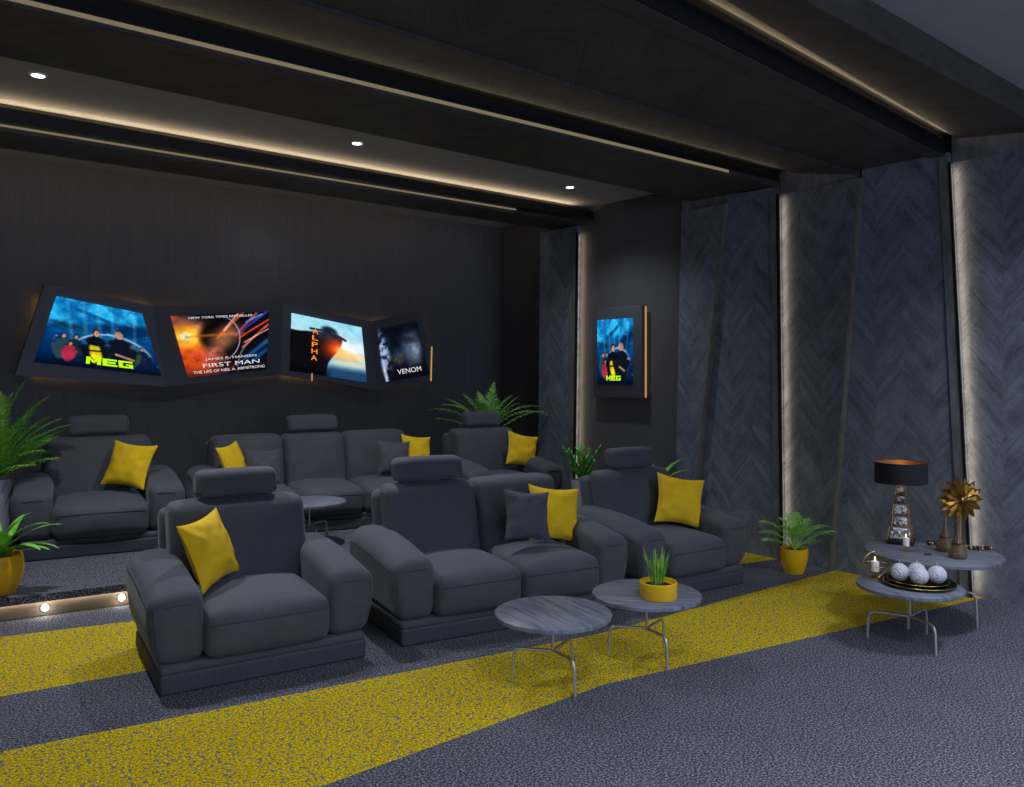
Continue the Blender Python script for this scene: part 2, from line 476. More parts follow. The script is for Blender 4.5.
# ceiling boards (plan y given at wall and at far left)
def cline(yw, yl, xl): 
    k = (yw-yl)/(3.86-xl)
    def f(x): return (yw+k*(max(x/H, .3)-3.86))*H
    return f
def cboard(fn, nf, z_near, z_far, mat, x0=XL, x1=XW+.15, zt=None):
    """fn: near line, nf: far line"""
    global n
    zt = zt or ZC+.02
    bm = bmesh.new()
    zn, zf = (1+z_near)*H, (1+z_far)*H
    xm = .3*H
    v = [[bm.verts.new((x, y, z)) for (y, z) in ((fn(x), zn), (nf(x), zf), (nf(x), zt), (fn(x), zt))] for x in (x0, xm, x1)]
    for a, b_ in ((v[0], v[1]), (v[1], v[2])):
        for i in range(4): bm.faces.new((a[i], b_[i], b_[(i+1) % 4], a[(i+1) % 4]))
    bm.faces.new(v[0]); bm.faces.new(v[2][::-1])
    o = struct('trim_%d' % n, bm, mat); n += 1; return o
const = lambda y: (lambda x: y*H)
add = lambda f, d: (lambda x: f(x)+d)
cb1n = const(1.20); cb1f = cline(1.585, 1.44, 1.76)
ca1n = cline(1.61, 1.48, 1.94); cb2n = const(2.03); cb2f = cline(2.425, 2.50, .7)
ca2n = cline(2.45, 2.54, .6); ca2f = const(3.03)
c3n, c3f = const(3.93), const(4.28)
cboard(cb1n, add(ca1n, -.10), 1.0, 1.045, M['ceil_panel'])
cboard(add(ca1n, -.101), add(ca1n, .002), 1.06, 1.06, M['black'])
cboard(add(cb1n, -.02), add(cb1n, .002), .995, .995, M['trim_dark'])
cboard(ca1n, cb2n, .985, .99, M['ceil_panel'])
cboard(add(ca1n, -.012), add(ca1n, .11), .972, .978, M['trim_dark'])
cboard(cb2n, add(cb2f, -.14), .975, 1.035, M['ceil_panel'])
cboard(add(cb2f, -.141), add(ca2n, .01), 1.062, 1.062, M['black'])
cboard(ca2n, ca2f, .992, .998, M['ceil_panel'])
cboard(add(ca2n, -.012), add(ca2n, .10), .979, .985, M['trim_dark'])
cboard(c3n, c3f, 1.0, 1.0, M['ceil_panel'])
cboard(add(c3n, -.012), add(c3n, .14), .988, .990, M['trim_dark'])
# slot light fins of ceiling portals: a dark fin hung under the slot, light strip lying on it and shining up
bm = bmesh.new(); x0, x1 = XL, XW-.02
def bar(bm, ln, d0, d1, z0, z1, x0=x0, x1=x1):
    v = [[bm.verts.new((x, ln(x)+d_, z)) for (d_, z) in ((d0, z0), (d1, z0), (d1, z1), (d0, z1))] for x in (x0, max(x0, .3*H)+.001, x1)]
    for a, b_ in ((v[0], v[1]), (v[1], v[2])):
        for i in range(4): bm.faces.new((a[i], b_[i], b_[(i+1) % 4], a[(i+1) % 4]))
    bm.faces.new(v[0]); bm.faces.new(v[2][::-1])
bar(bm, ca1n, -.035, -.013, 1.976*H, 2.062*H); bar(bm, ca1n, -.075, -.035, 2.020*H, 2.023*H)
bar(bm, ca2n, -.022, -.011, 2.007*H, 2.062*H)
struct('trim_%d' % n, bm, M['black']); n += 1
xa, xb = .35*H, XW-.12
a = Vector((xa, ca1n(xa)-.055, 2.027*H)); b_ = Vector((xb, ca1n(xb)-.055, 2.027*H))
area('ceiling_slot_light', (a+b_)/2, b_-a, (0, -.9, 1), (b_-a).length, .02, 1.9)
a = Vector((xa, ca2n(xa)-.06, 2.012*H)); b_ = Vector((xb, ca2n(xb)-.06, 2.012*H))
area('ceiling_slot_light', (a+b_)/2, b_-a, (0, -.9, 1), (b_-a).length, .02, 1.0)
# cove of the rear portal beam: fin, glowing high ceiling, thin glowing line below the fin
bm = bmesh.new(); box(bm, (XL, 3.850*H, 2.012*H), (XW+.05, 3.858*H, 2.066*H)); box(bm, (XL, 3.8585*H, 2.012*H), (XW+.05, 3.93*H, 2.016*H))
struct('trim_%d' % n, bm, M['black']); n += 1
bm = bmesh.new(); box(bm, (XL+.5, 3.905*H, 2.003*H), (XW-1.05, 3.915*H, 2.0105*H))
struct('trim_%d' % n, bm, M['warm_strip']); n += 1
area('cove_light', Vector(((XL+XW)/2, 3.905*H, 2.056*H)), (1, 0, 0), (0, -1.2, 1), XW-XL-.4, .03, 8)
area('rear_cove_light', Vector(((XL+XW)/2, 4.31*H, 2.06*H)), (1, 0, 0), (0, 1.2, 1), XW-XL-.4, .04, 9)
bm = bmesh.new()
bar(bm, ca2n, -.017, -.0125, 1.991*H, 2.004*H, -.6, XW-.75)
struct('trim_%d' % n, bm, M['warm_strip']); n += 1

# rear platform
r0, r1 = riser
bm = bmesh.new()
xw_ = XW+.14
ya, yb_ = Lx(r0, r1, XL), Lx(r0, r1, 1.9)
# the step front runs straight from the left, then parallel to the back wall behind the front row
ye = yb_-.30*(3.2-1.9)
pl = [(XL, ya), (1.9, yb_), (3.2, ye), (xw_, ye-.1), (xw_, YN), (XN, YN), (XN, YB), (XL, YB)]
def lip(d): return [(XL, ya-d), (1.9, yb_-d), (3.2, ye-d), (xw_, ye-.1-d), (xw_, YN), (XN, YN), (XN, YB), (XL, YB)]
prism(bm, [(x, y, .004) for x, y in pl], [(x, y, PLAT-.055) for x, y in pl], 1)
q = lip(.05)
prism(bm, [(x, y, PLAT-.0552) for x, y in q], [(x, y, PLAT) for x, y in q], 0)
struct('platform', bm, [M['carpet'], M['riser']], label='carpeted platform with a warm lit riser')
d = (r1-r0).normalized(); nrm = Vector((d.y, -d.x, 0))
for a, b_ in ((Vector((XL+.2, ya-.01, 0)), Vector((1.9, yb_, 0))),):
    c = (a+b_)/2+nrm*.022; c.z = PLAT-.062
    area('step_slot_light', c, d, (-nrm.x*.35, -nrm.y*.35, -1), (b_-a).length, .02, 1.3)

# ------------------------------------------------------------------ recessed spots
def downlight(px, py, z, label, facing=(0, 0, -1), power=25):
    c = P(px, py, z)
    t = empty('ceiling_spot', (c.x, c.y, z)); tag(t, label, 'ceiling light', 'small round spots in the grey ceiling')
    bm = bmesh.new(); lathe(bm, [(.052, -.001), (.052, -.006), (.040, -.007), (.040, -.001)], seg=28, caps=False); obj('rim', bm, M['white_rim'], t)
    bm = bmesh.new(); lathe(bm, [(.0405, -.004), (.0405, -.001)], seg=28); obj('lens', bm, M['spot'], t)
    l = bpy.data.lights.new('spot', 'SPOT'); l.energy = power; l.spot_size = math.radians(125); l.spot_blend = 1.0; l.shadow_soft_size = .06; l.color = (.88, .92, 1)
    o = bpy.data.objects.new('ceiling_spot_light', l); COL.objects.link(o); o.location = (c.x, c.y, z-.03)
    return t
ST = 130
downlight(38, 75, ZC, 'round white ceiling spot at the far left of the pale ceiling strip', power=ST)
downlight(357, 143, ZC, 'bright round ceiling spot in the middle of the pale ceiling strip', power=ST)
downlight(570, 187, ZC, 'round white ceiling spot nearest the right end of the pale ceiling strip', power=42)
downlight(275, 185.5, ZN, 'tiny ceiling spot close to the back wall above the poster display', power=3)
for px, py, lab in ((45, 605+5, 'bright round step light in the riser at the far left'), (121.5, 597.5, 'round step light in the riser beside the front armchair')):
    v, _ = ray(px)
    # intersection of the sight line with the riser plane
    den = v.x*nrm.x+v.y*nrm.y
    dd = (r0.x*nrm.x+r0.y*nrm.y)/den
    c = Vector((v.x*dd, v.y*dd, .058))
    t = empty('step_light', c+nrm*.001, math.atan2(d.y, d.x)); tag(t, lab, 'step light', 'step lights in the riser')
    bm = bmesh.new(); tube(bm, [(0.026*math.cos(k*math.pi/12), -.004, .026*math.sin(k*math.pi/12)) for k in range(24)], .005, 6, True); obj('rim', bm, M['nickel'], t)
    bm = bmesh.new(); lathe(bm, [(.021, 0), (.021, .006)], seg=24); bmesh.ops.rotate(bm, verts=bm.verts, cent=(0,0,0), matrix=Matrix.Rotation(math.pi/2, 3, 'X')); obj('lens', bm, M['step_spot'], t)
    l = bpy.data.lights.new('step', 'POINT'); l.energy = .25; l.shadow_soft_size = .02; l.color = (1, .9, .7)
    o = bpy.data.objects.new('step_light_lamp', l); COL.objects.link(o); o.location = c+nrm*.05

# ------------------------------------------------------------------ seating
AW = .235                    # arm width
def make_seat(name, nseat, head_at, loc, rz, SW, hw=.54):
    t = empty(name, loc, rz)
    W = 2*AW+SW*nseat; D = .95
    # origin: centre of the front edge of the plinth at floor level; local y runs to the back
    bm = bmesh.new(); rbox(bm, (0, D/2, .055), (W-.02, D, .11), .016, 8, 3); obj('plinth', bm, M['plinth'], t)
    bm = bmesh.new(); rbox(bm, (0, D/2+.004, .132), (W-.03, D-.005, .05), .018, 8, 3); obj('base_band', bm, M['sofa'], t)
    for s in (-1, 1):
        hh = .40
        def f(v, s=s):
            tz = min(1, max(0, (v.z+hh/2)/hh)); fy = (v.y+.46)/.92
            if s*v.x > 0: v.x += s*(.010+.048*math.sin(math.pi*min(1, tz*1.05)*.66)**1.0)*(v.x*s/(AW/2))
            if v.y < -.3: v.y -= .014*math.sin(math.pi*tz)
            # the top climbs to the rear and rolls over gently at the front
            v.z += tz**2*(.085*math.sin(min(1, fy*1.25)*math.pi/2)-.022)
            v.z += .010*tz*math.cos(v.x/AW*math.pi)
            return v
        bm = bmesh.new(); rbox(bm, (s*(W/2-AW/2-.006), D/2-.008, .155+hh/2), (AW, .93, hh), .068, 10, 6, f)
        arm = obj('arm', bm, M['sofa'], t)
        ctr = Vector((s*(W/2-AW/2-.006), D/2-.008, .155+hh/2)); r_ = .068
        c7 = r_*(1-.7071)
        top = [f(Vector((s*AW/2, -.465+r_+(.93-2*r_)*q/16, hh/2-r_)))+ctr for q in range(17)]
        crn = [f(Vector((s*(AW/2-c7), -(.465-c7), -hh/2+r_+(hh-2*r_)*q/8)))+ctr for q in range(9)]
        frt = [f(Vector((s*(AW/2-r_)*(1-2*q/8), -.465, hh/2-r_)))+ctr+Vector((0, -.0035, 0)) for q in range(9)]
        bm = bmesh.new(); tube(bm, crn+top, .0032, 5)
        obj('seam', bm, M['seam'], arm)
        bm = bmesh.new(); tube(bm, [crn[-1]]+frt, .0028, 5)
        obj('seam', bm, M['seam'], arm)
    for i in range(nseat):
        cx = (i-(nseat-1)/2)*SW
        def f(v):
            tx = 1-(v.x/(SW/2))**2; ty = 1-(v.y/.38)**2
            if v.z > 0:
                v.z += .040*max(0, tx)**.8*max(0, ty)**.6-.012*(abs(v.x)/(SW/2))**6
                v.z += .012*(v.y+.38)/.76
            if v.y < 0: v.y -= .040*max(0, 1-(v.z/.14)**2)*max(.25, tx)
            return v
        bm = bmesh.new(); rbox(bm, (cx, .345, .288), (SW-.008, .76, .265), .065, 8, 5, f)
        sc = obj('seat', bm, M['sofa'], t)
        pts = []
        for k in range(17):
            q = 2*k/16-1; pts.append((cx+SW*.455*q, -.046-.022*(1-q*q), .352+.004*(1-q*q)))
        bm = bmesh.new(); tube(bm, pts, .0032, 5); obj('seam', bm, M['seam'], sc)
        # backrest: the outer ones reach out over the arms
        ex0 = .07 if i == 0 else 0; ex1 = .07 if i == nseat-1 else 0
        bw = SW-.006+ex0+ex1; bc = cx+(ex1-ex0)/2
        def g(v, bw=bw, ex0=ex0, ex1=ex1):
            tx = 1-(v.x/(bw/2))**2; tz = 1-(v.z/.31)**2
            if v.y < 0: v.y -= .045*max(0, tx)**.6*max(0, tz)**.6
            v.z -= .012*(abs(v.x)/(bw/2))**4*(1 if v.z > 0 else 0)
            kz = max(0, -v.z/.31)
            if v.x > 0 and ex1: v.x -= ex1*kz*v.x/(bw/2)
            if v.x < 0 and ex0: v.x -= ex0*kz*v.x/(bw/2)
            v.y += v.z*.24
            return v
        bm = bmesh.new(); rbox(bm, (bc, .74, .618), (bw, .22, .62), .058, 8, 5, g)
        obj('backrest', bm, M['sofa'], t)
    def g2(v):
        v.y += v.z*.20
        return v
    bm = bmesh.new(); rbox(bm, (0, .875, .50), (W-2*AW+.19, .16, .74), .06, 9, 4, g2); obj('back_frame', bm, M['sofa'], t)
    cx = (head_at-(nseat-1)/2)*SW-(.035 if nseat == 2 else 0); hw = hw if nseat == 1 else .54
    def g3(v):
        v.z += .006*math.cos(v.x/.27*math.pi/2); v.y += v.z*.2
        return v
    bm = bmesh.new(); rbox(bm, (cx, .80, 1.022), (hw, .15, .172), .05, 8, 5, g3); hr = obj('headrest', bm, M['sofa'], t)
    for s in (-1, 1):
        bm = bmesh.new(); tube(bm, [(cx+s*.13, .81, .85), (cx+s*.13, .82, .98)], .008, 8); obj('bracket', bm, M['black'], hr)
    return t

def pose(fl_px, z, ang, W):
    """front-left plinth corner pixel and angle of the front edge in the camera plane -> (loc of front centre, rz)"""
    p = P(*fl_px, z)
    a = math.radians(ang)-YAW            # world angle of the local x axis
    return Vector((p.x+math.cos(a)*W/2, p.y+math.sin(a)*W/2, z)), a
def seat_w(nn, sw): return 2*AW+sw*nn-.02
SEATS = {}
def place(key, name, nn, head, fl_px, z, ang, label, cat, SW=None, hw=.52, sc=1.0):
    SW = SW or (.72 if nn == 1 else .645)
    loc, rz = pose(fl_px, z, ang, seat_w(nn, SW)*sc)
    t = make_seat(name, nn, head, loc, rz, SW, hw); tag(t, label, cat); t.scale = (sc, sc, sc)
    SEATS[key] = (t, loc, rz); return t
place('A1', 'armchair', 1, 0, (160, 698), 0, 32.0, 'dark blue-grey armchair nearest the camera on the left, beside the yellow carpet band', 'armchair')
place('S1', 'loveseat', 2, 0, (402, 648), 0, 29.0, 'two-seat dark blue-grey sofa with one headrest, behind the two round tables', 'sofa')
place('A2', 'armchair', 1, 0, (645.5, 604), 0, 33.0, 'dark blue-grey armchair at the right end of the front row near the wall', 'armchair', .635, .48).scale.z = .975
place('B1', 'armchair', 1, 0, (19, 563), PLAT, 28.5, 'dark grey armchair at the left end of the platform by the tall palm', 'armchair', .72, .50, 1.045)
place('S2', 'sofa', 3, 1, (204, 543), PLAT, 28, 'three-seat dark grey sofa on the platform with headrest over the middle seat', 'sofa', .648)
place('B3', 'armchair', 1, 0, (475, 523), PLAT, 33.0, 'dark grey armchair on the platform in front of the large fern', 'armchair', .65, .47)

# cushions: local frame of their seat; (x, y, z centre), tilt back, spin in own plane, turn about vertical
def make_cushion(name, size, mat, puff=.085, seed=0):
    bm = bmesh.new(); NN = 22; rnd = random.Random(seed)
    grid = {}
    for side in (1, -1):
        for i in range(NN+1):
            for j in range(NN+1):
                u, v = 2*i/NN-1, 2*j/NN-1
                edge = i in (0, NN) or j in (0, NN)
                if edge and side == -1: grid[(side, i, j)] = grid[(1, i, j)]; continue
                pin = 1-.13*(1-v*v)*abs(u)**1.5; pin2 = 1-.13*(1-u*u)*abs(v)**1.5
                x, y = u*size/2*pin, v*size/2*pin2
                t = max(0, (1-u**2))**.55*max(0, (1-v**2))**.55
                wr = noise.noise(Vector((u*3+seed, v*3, side)))*.012*(1-(t-.5)**2)
                wr += .006*math.sin((math.atan2(v, u))*9+seed)*max(0, min(abs(u), 1))*max(0, abs(v))*t*2
                z = side*(puff*t)+(wr if not edge else 0)
                grid[(side, i, j)] = bm.verts.new((x, z, y))
        for i in range(NN):
            for j in range(NN):
                q = [grid[(side, i, j)], grid[(side, i+1, j)], grid[(side, i+1, j+1)], grid[(side, i, j+1)]]
                try: bm.faces.new(q)
                except ValueError: pass
    bmesh.ops.subdivide_edges
    return obj(name, bm, mat)
def cushion(key, lx, ly, lz, tilt, spin, turn, size, mat, label, group=None, seed=0):
    t, loc, rz = SEATS[key]
    o = make_cushion('throw_pillow', size, mat, .08 if size > .4 else .07, seed)
    c = Matrix.Translation(loc) @ Matrix.Rotation(rz, 4, 'Z') @ Matrix.Translation((lx, ly, lz)) @ Matrix.Rotation(math.radians(turn), 4, 'Z') @ Matrix.Rotation(math.radians(-tilt), 4, 'X') @ Matrix.Rotation(math.radians(spin), 4, 'Y')
    o.matrix_world = c
    tag(o, label, 'cushion', group)
    return o
Yg, Gg = 'yellow cushions on the seats', 'grey cushions on the sofas'
S = .43
cushion('A1', -.235, .46, .67, 20, -6, 45, S, M['yellow'], 'yellow cushion leaning in the front left armchair', Yg, 1)
cushion('S1', .545, .45, .66, 20, 8, -6, S, M['yellow'], 'yellow cushion behind the grey one on the two-seat sofa', Yg, 2)
cushion('S1', .24, .34, .69, 20, 8, -2, .38, M['sofa'], 'dark grey cushion in front of the yellow one on the two-seat sofa', Gg, 3)
cushion('A2', .225, .42, .655, 20, 11, -22, S, M['yellow'], 'yellow cushion in the armchair at the right end of the front row', Yg, 4)
cushion('B1', .24, .44, .72, 22, 7, -32, S, M['yellow'], 'yellow cushion in the platform armchair beside the tall palm', Yg, 5)
cushion('S2', -.87, .42, .68, 20, -6, 50, .40, M['yellow'], 'yellow cushion at the left end of the three-seat sofa', Yg, 6)
cushion('S2', -.58, .45, .62, 20, 2, 0, .38, M['sofa'], 'dark grey cushion at the left end of the three-seat sofa', Gg, 7)
cushion('S2', .77, .36, .655, 20, 5, 0, .38, M['sofa'], 'dark grey cushion at the right end of the three-seat sofa', Gg, 8)
cushion('S2', 1.085, .50, .69, 18, 8, 10, .38, M['yellow'], 'yellow cushion at the right end of the three-seat sofa', Yg, 9)
cushion('B3', .32, .42, .68, 18, 14, -4, .40, M['yellow'], 'yellow cushion in the platform armchair in front of the fern', Yg, 10)

# ------------------------------------------------------------------ round tables
def make_table(c, dia, h, rot, label, z0=0.0, low=.18, leg_r=.23, sx=1.0):
    t = empty('round_table', (c.x, c.y, z0), rot); tag(t, label, 'table')
    R = dia/2
    bm = bmesh.new(); lathe(bm, [(R-.004, h-.026), (R, h-.022), (R, h-.004), (R-.005, h)], seg=26, sx=sx); obj('table_top', bm, M['table'], t)
    bm = bmesh.new(); tube(bm, [(0, 0, low), (0, 0, h-.024)], .009, 10); obj('post', bm, M['nickel'], t)
    for k in range(3):
        a = 2*math.pi*k/3
        dx, dy = math.cos(a), math.sin(a)
        pts = fillet([(0, 0, low), (dx*(leg_r-.01), dy*(leg_r-.01), low+.01), (dx*leg_r, dy*leg_r, .002)], .05, 6)
        bm = bmesh.new(); tube(bm, pts, .009, 10); obj('leg', bm, M['nickel'], t)
    return t
def C(lat, d): return Vector(((lat*CY+d*SY)*H, (-lat*SY+d*CY)*H, 0))
def ang_of(cen, px, py, z=0): p = P(px, py, z); return math.atan2(p.y-cen.y, p.x-cen.x)
hT = .228*H
c1 = P(553, 611.5, hT); make_table(c1, .66, hT, ang_of(c1, 572, 695), 'round wood-topped low table with nothing on it, in front of the two-seat sofa')
c2 = P(646.5, 592.5, hT); make_table(c2, .66, hT, ang_of(c2, 606.6, 656), 'round wood-topped low table carrying the bowl of grass')
c3 = C(-1.055, 4.25); make_table(c3, .66, hT, ang_of(c3, 328, 540, PLAT), 'round low table up on the platform in front of the three-seat sofa', PLAT)
h5 = .214*H
c5 = P(909.5, 584.5, h5); make_table(c5, .64, h5, ang_of(c5, 940, 658), 'lower round table by the right wall carrying black plates and white balls', 0, .17, .25)
h4 = .284*H
c4 = P(932.5, 551.5, h4); make_table(c4, .87, h4, ang_of(c4, 975, 629), 'taller round table by the right wall carrying the black-shaded lamp', 0, .235, .27)

# ------------------------------------------------------------------ plants
def frond(bm, base, az, length, lift, droop, nl, ll, wl, start=.15, fold=.5, tipw=.35, ang=58):
    """pinnate frond: arching rachis + leaflets"""
    pts = []; K = 16
    p = Vector(base); e = lift
    for i in range(K+1):
        pts.append(p.copy())
        stepv = Vector((math.cos(az)*math.cos(e), math.sin(az)*math.cos(e), math.sin(e)))*length/K
        p = p+stepv; e -= droop/K*(.4+1.2*i/K)
    tube(bm, pts, lambda t: .0045*(1-t)+.0012, 5)
    side = Vector((-math.sin(az), math.cos(az), 0))
    for k in range(nl):
        t = start+(1-start)*k/(nl-1)
        f = t*K; i = min(K-1, int(f)); q = pts[i].lerp(pts[i+1], f-i)
        tan = (pts[i+1]-pts[i]).normalized(); up = side.cross(tan)
        if up.z < 0: up = -up
        s_ = (t-start)/(1-start)
        L = ll*(math.sin(math.pi*min(1, .18+s_*.82))**.7*(1-tipw*s_)+.05)
        for sg in (-1, 1):
            a = math.radians(ang-25*s_+random.uniform(-6, 6))
            dv = (tan*math.cos(a)+side*sg*math.sin(a)+up*fold*random.uniform(.1, .5)).normalized()
            wv = (tan-dv*tan.dot(dv)).normalized()*wl/2
            m1 = q+dv*L*.45; tip = q+dv*L+Vector((0, 0, -L*.28))
            v = [bm.verts.new(x) for x in (q-wv*.3, q+wv*.3, m1+wv, m1-wv, tip)]
            bm.faces.new((v[0], v[1], v[2], v[3])); bm.faces.new((v[3], v[2], v[4]))
def blade(bm, base, az, length, w, lift, droop, K=8, cup=.15):
    p = Vector(base); e = lift; prev = None
    side = Vector((-math.sin(az), math.cos(az), 0))
    for i in range(K+1):
        t = i/K; hw = w/2*(math.sin(math.pi*min(1, .08+.92*t))**.8 if t < 1 else 0)+.0015
        dirv = Vector((math.cos(az)*math.cos(e), math.sin(az)*math.cos(e), math.sin(e)))
        up = side.cross(dirv)
        if up.z < 0: up = -up
        cur = [bm.verts.new(p-side*hw+up*hw*cup), bm.verts.new(p), bm.verts.new(p+side*hw+up*hw*cup)]
        if prev:
            bm.faces.new((prev[0], prev[1], cur[1], cur[0])); bm.faces.new((prev[1], prev[2], cur[2], cur[1]))
        prev = cur; p = p+dirv*length/K; e -= droop/K*(.5+i/K)
def pot(t, prof, mat, soil_r, soil_z):
    bm = bmesh.new(); lathe(bm, prof, seg=36); obj('pot', bm, mat, t)
    bm = bmesh.new(); lathe(bm, [(soil_r, soil_z-.01), (soil_r*.6, soil_z+.004), (.004, soil_z+.008)], seg=24); obj('soil', bm, M['soil'], t)
def pot_prof(r0, r1, h, th=.012, bulge=0):
    K = 8; out = [(r0+(r1-r0)*i/K+bulge*math.sin(math.pi*i/K), h*i/K) for i in range(K+1)]
    return [(r0*.9, 0)]+out+[(r1-th, h), (r1-th-.004, h-.05), (r1*.3, h-.052)]
AZV = math.pi/2-YAW      # azimuth pointing away from the camera; screen right = AZV - 90 degrees
def scr(a): return AZV-math.pi/2+math.radians(a)      # 0 = screen right, 90 = away, 180 = screen left, -90 = to camera

# tall palm, far left
p = C(-2.625, 4.12); p.z = PLAT
t = empty('potted_palm', p); tag(t, 'tall feathery palm in a white pot at the left edge, taller than the armchair', 'potted plant')
hp = .36*H
pot(t, pot_prof(.12, .165, hp, .014), M['white_pot'], .15, hp-.04)
random.seed(21)
for (a, L, lf, dr) in ((0, .78, 62, 40), (12, .70, 50, 40), (-10, .62, 45, 45), (-40, .85, 76, 30), (20, .92, 82, 25), (60, .8, 84, 20), (100, .8, 86, 20), (160, .8, 60, 60), (200, .7, 55, 60), (-80, .65, 60, 60), (5, .9, 72, 42), (-25, .55, 30, 30), (40, .66, 38, 30), (-5, .74, 40, 20), (8, .82, 56, 50), (15, .74, 48, 30), (-20, .72, 52, 40), (25, .8, 60, 44), (-15, .8, 66, 34), (2, .6, 34, 36), (-50, .7, 62, 40)):
    bm = bmesh.new(); frond(bm, (random.uniform(-.03, .03), random.uniform(-.03, .03), hp-.04), scr(a), L*1.03, math.radians(lf), math.radians(dr), 36, .20, .012, .22)
    obj('frond', bm, M['palm'], t, False)
# broad-leaf plant in yellow pot, left edge of platform
def broad_plant(p, hp, r0, r1, leaves, label, bulge, seed, scale=1):
    t = empty('potted_foliage_plant', p); tag(t, label, 'potted plant')
    pot(t, pot_prof(r0, r1, hp, .012, bulge), M['yellow_pot'], r1*.9, hp-.03)
    random.seed(seed)
    for (a, L, w, lf, dr) in leaves:
        bm = bmesh.new(); blade(bm, (random.uniform(-.03, .03), random.uniform(-.03, .03), hp-.03), scr(a), L*scale, w*1.35, math.radians(lf), math.radians(dr), 10)
        obj('leaf', bm, M['broad'], t)
    return t
pb_ = C(-2.10, 3.33); pb_.z = PLAT
broad_plant(pb_, .275, .115, .155, ((0, .50, .055, 58, 75), (10, .52, .06, 48, 60), (-15, .40, .06, 42, 85), (25, .42, .06, 72, 60), (-40, .42, .055, 60, 80), (-70, .38, .05, 66, 60), (90, .4, .05, 60, 50), (180, .45, .05, 55, 60), (5, .36, .06, 80, 70), (-5, .42, .05, 30, 60), (140, .45, .05, 75, 40), (-110, .35, .05, 70, 60), (15, .44, .06, 35, 80)),
            'broad-leaved plant in a rounded yellow pot at the platform edge on the far left', .03, 3)
# fern behind B3
p = C(-.175, 5.72); p.z = PLAT
t = empty('potted_fern', p); tag(t, 'large feathery fern against the back wall, behind the platform armchair', 'potted plant')
hf = .78
pot(t, pot_prof(.12, .17, hf, .014), M['stone_pot'], .15, hf-.03)
random.seed(5)
for (a, L, lf, dr) in ((180, .78, 52, 75), (170, .66, 66, 60), (190, .62, 40, 50), (160, .60, 76, 50), (120, .58, 80, 40), (60, .66, 84, 26), (20, .60, 74, 50), (5, .78, 56, 76), (-8, .72, 44, 50), (-30, .60, 62, 50), (-60, .55, 75, 50), (-120, .55, 75, 50), (-150, .62, 62, 60), (0, .62, 66, 40), (80, .6, 80, 30), (200, .74, 62, 80), (-5, .86, 50, 88), (150, .56, 84, 30), (-90, .5, 80, 60)):
    bm = bmesh.new(); frond(bm, (random.uniform(-.04, .04), random.uniform(-.04, .04), hf-.03), scr(a), L*1.10, math.radians(lf), math.radians(dr), 19, .19, .021, .10, .35, .35, 62)
    obj('frond', bm, M['fern'], t, False)
# upright small-leaved plant in pale pot
p = C(.43, 5.0); p.z = PLAT
t = empty('potted_upright_plant', p); tag(t, 'upright small-leaved plant in a pale tapered pot by the lit wall slot', 'potted plant')
hz = .42
pot(t, pot_prof(.085, .118, hz, .012), M['stone_pot'], .105, hz-.02)
random.seed(9)
for (a, L, lf) in ((180, .40, 66), (170, .34, 75), (150, .34, 84), (0, .40, 66), (10, .34, 76), (60, .36, 85), (-60, .26, 80), (-120, .28, 78), (30, .24, 66), (200, .22, 60), (-20, .22, 72), (100, .33, 88)):
    bm = bmesh.new(); az = scr(a)
    base = Vector((random.uniform(-.03, .03), random.uniform(-.03, .03), hz-.02)); e = math.radians(lf)
    K = 12; pts = []; q = base.copy()
    for i in range(K+1):
        pts.append(q.copy()); q = q+Vector((math.cos(az)*math.cos(e), math.sin(az)*math.cos(e), math.sin(e)))*L/K; e -= .02
    tube(bm, pts, .004, 5)
    for i in range(2, K+1):
        for sg in (-1, 1):
            blade(bm, pts[i], az+sg*1.35+random.uniform(-.4, .4), .062, .024, math.radians(48), .3, 3)
    obj('stem', bm, M['zz'], t, False)
# broad leaves behind A2
p = C(.785, 4.64)
broad_plant(p, .46, .10, .14, ((0, .42, .06, 62, 70), (-8, .38, .06, 50, 75), (25, .45, .06, 68, 60), (90, .4, .05, 80, 40), (180, .36, .05, 70, 60), (10, .30, .06, 40, 60), (-50, .34, .05, 72, 50), (140, .4, .05, 80, 40), (150, .36, .055, 84, 30)),
            'broad-leaved plant mostly hidden behind the right-hand front armchair', .02, 8, 1.35)
# small palm in yellow pot by the wall
p = C(1.40, 4.052)
t = empty('potted_palm', p); tag(t, 'small palm in a yellow pot on the floor against the right wall', 'potted plant')
hp = .215
pot(t, pot_prof(.080, .118, hp, .010, .012), M['yellow_pot'], .104, hp-.02)
random.seed(31)
for (a, L, lf, dr) in ((175, .46, 66, 75), (168, .40, 50, 70), (185, .33, 36, 50), (5, .46, 60, 80), (-8, .44, 44, 50), (12, .36, 30, 60), (110, .36, 82, 30), (60, .38, 78, 30), (-90, .32, 78, 50), (-140, .36, 70, 60), (-40, .36, 68, 60), (150, .34, 78, 40), (30, .36, 70, 40)):
    bm = bmesh.new(); frond(bm, (random.uniform(-.015, .015), random.uniform(-.015, .015), hp-.02), scr(a), L*.88, math.radians(lf), math.radians(dr), 14, .14, .0105, .34, .4, .3, 46)
    obj('frond', bm, M['palm'], t, False)
# grass in a yellow bowl on a table
p = P(658.3, 597, hT)
t = empty('grass_bowl', p); tag(t, 'thin upright grass in a low yellow bowl standing on the round table', 'potted plant')
p_r = .112
pot(t, [(p_r*.96, 0), (p_r, .006), (p_r, .092), (p_r-.004, .096), (p_r-.009, .094), (p_r-.010, .072), (.03, .070)], M['yellow_pot'], p_r-.011, .076)
random.seed(12)
for k in range(60):
    a = random.uniform(0, 2*math.pi); r = random.uniform(0, .05)
    bm = bmesh.new(); blade(bm, (r*math.cos(a), r*math.sin(a), .078), a, random.uniform(.11, .22), .0048, math.radians(random.uniform(72, 90)), random.uniform(.0, .5), 5)
    obj('grass_blade', bm, M['palm'], t, False)

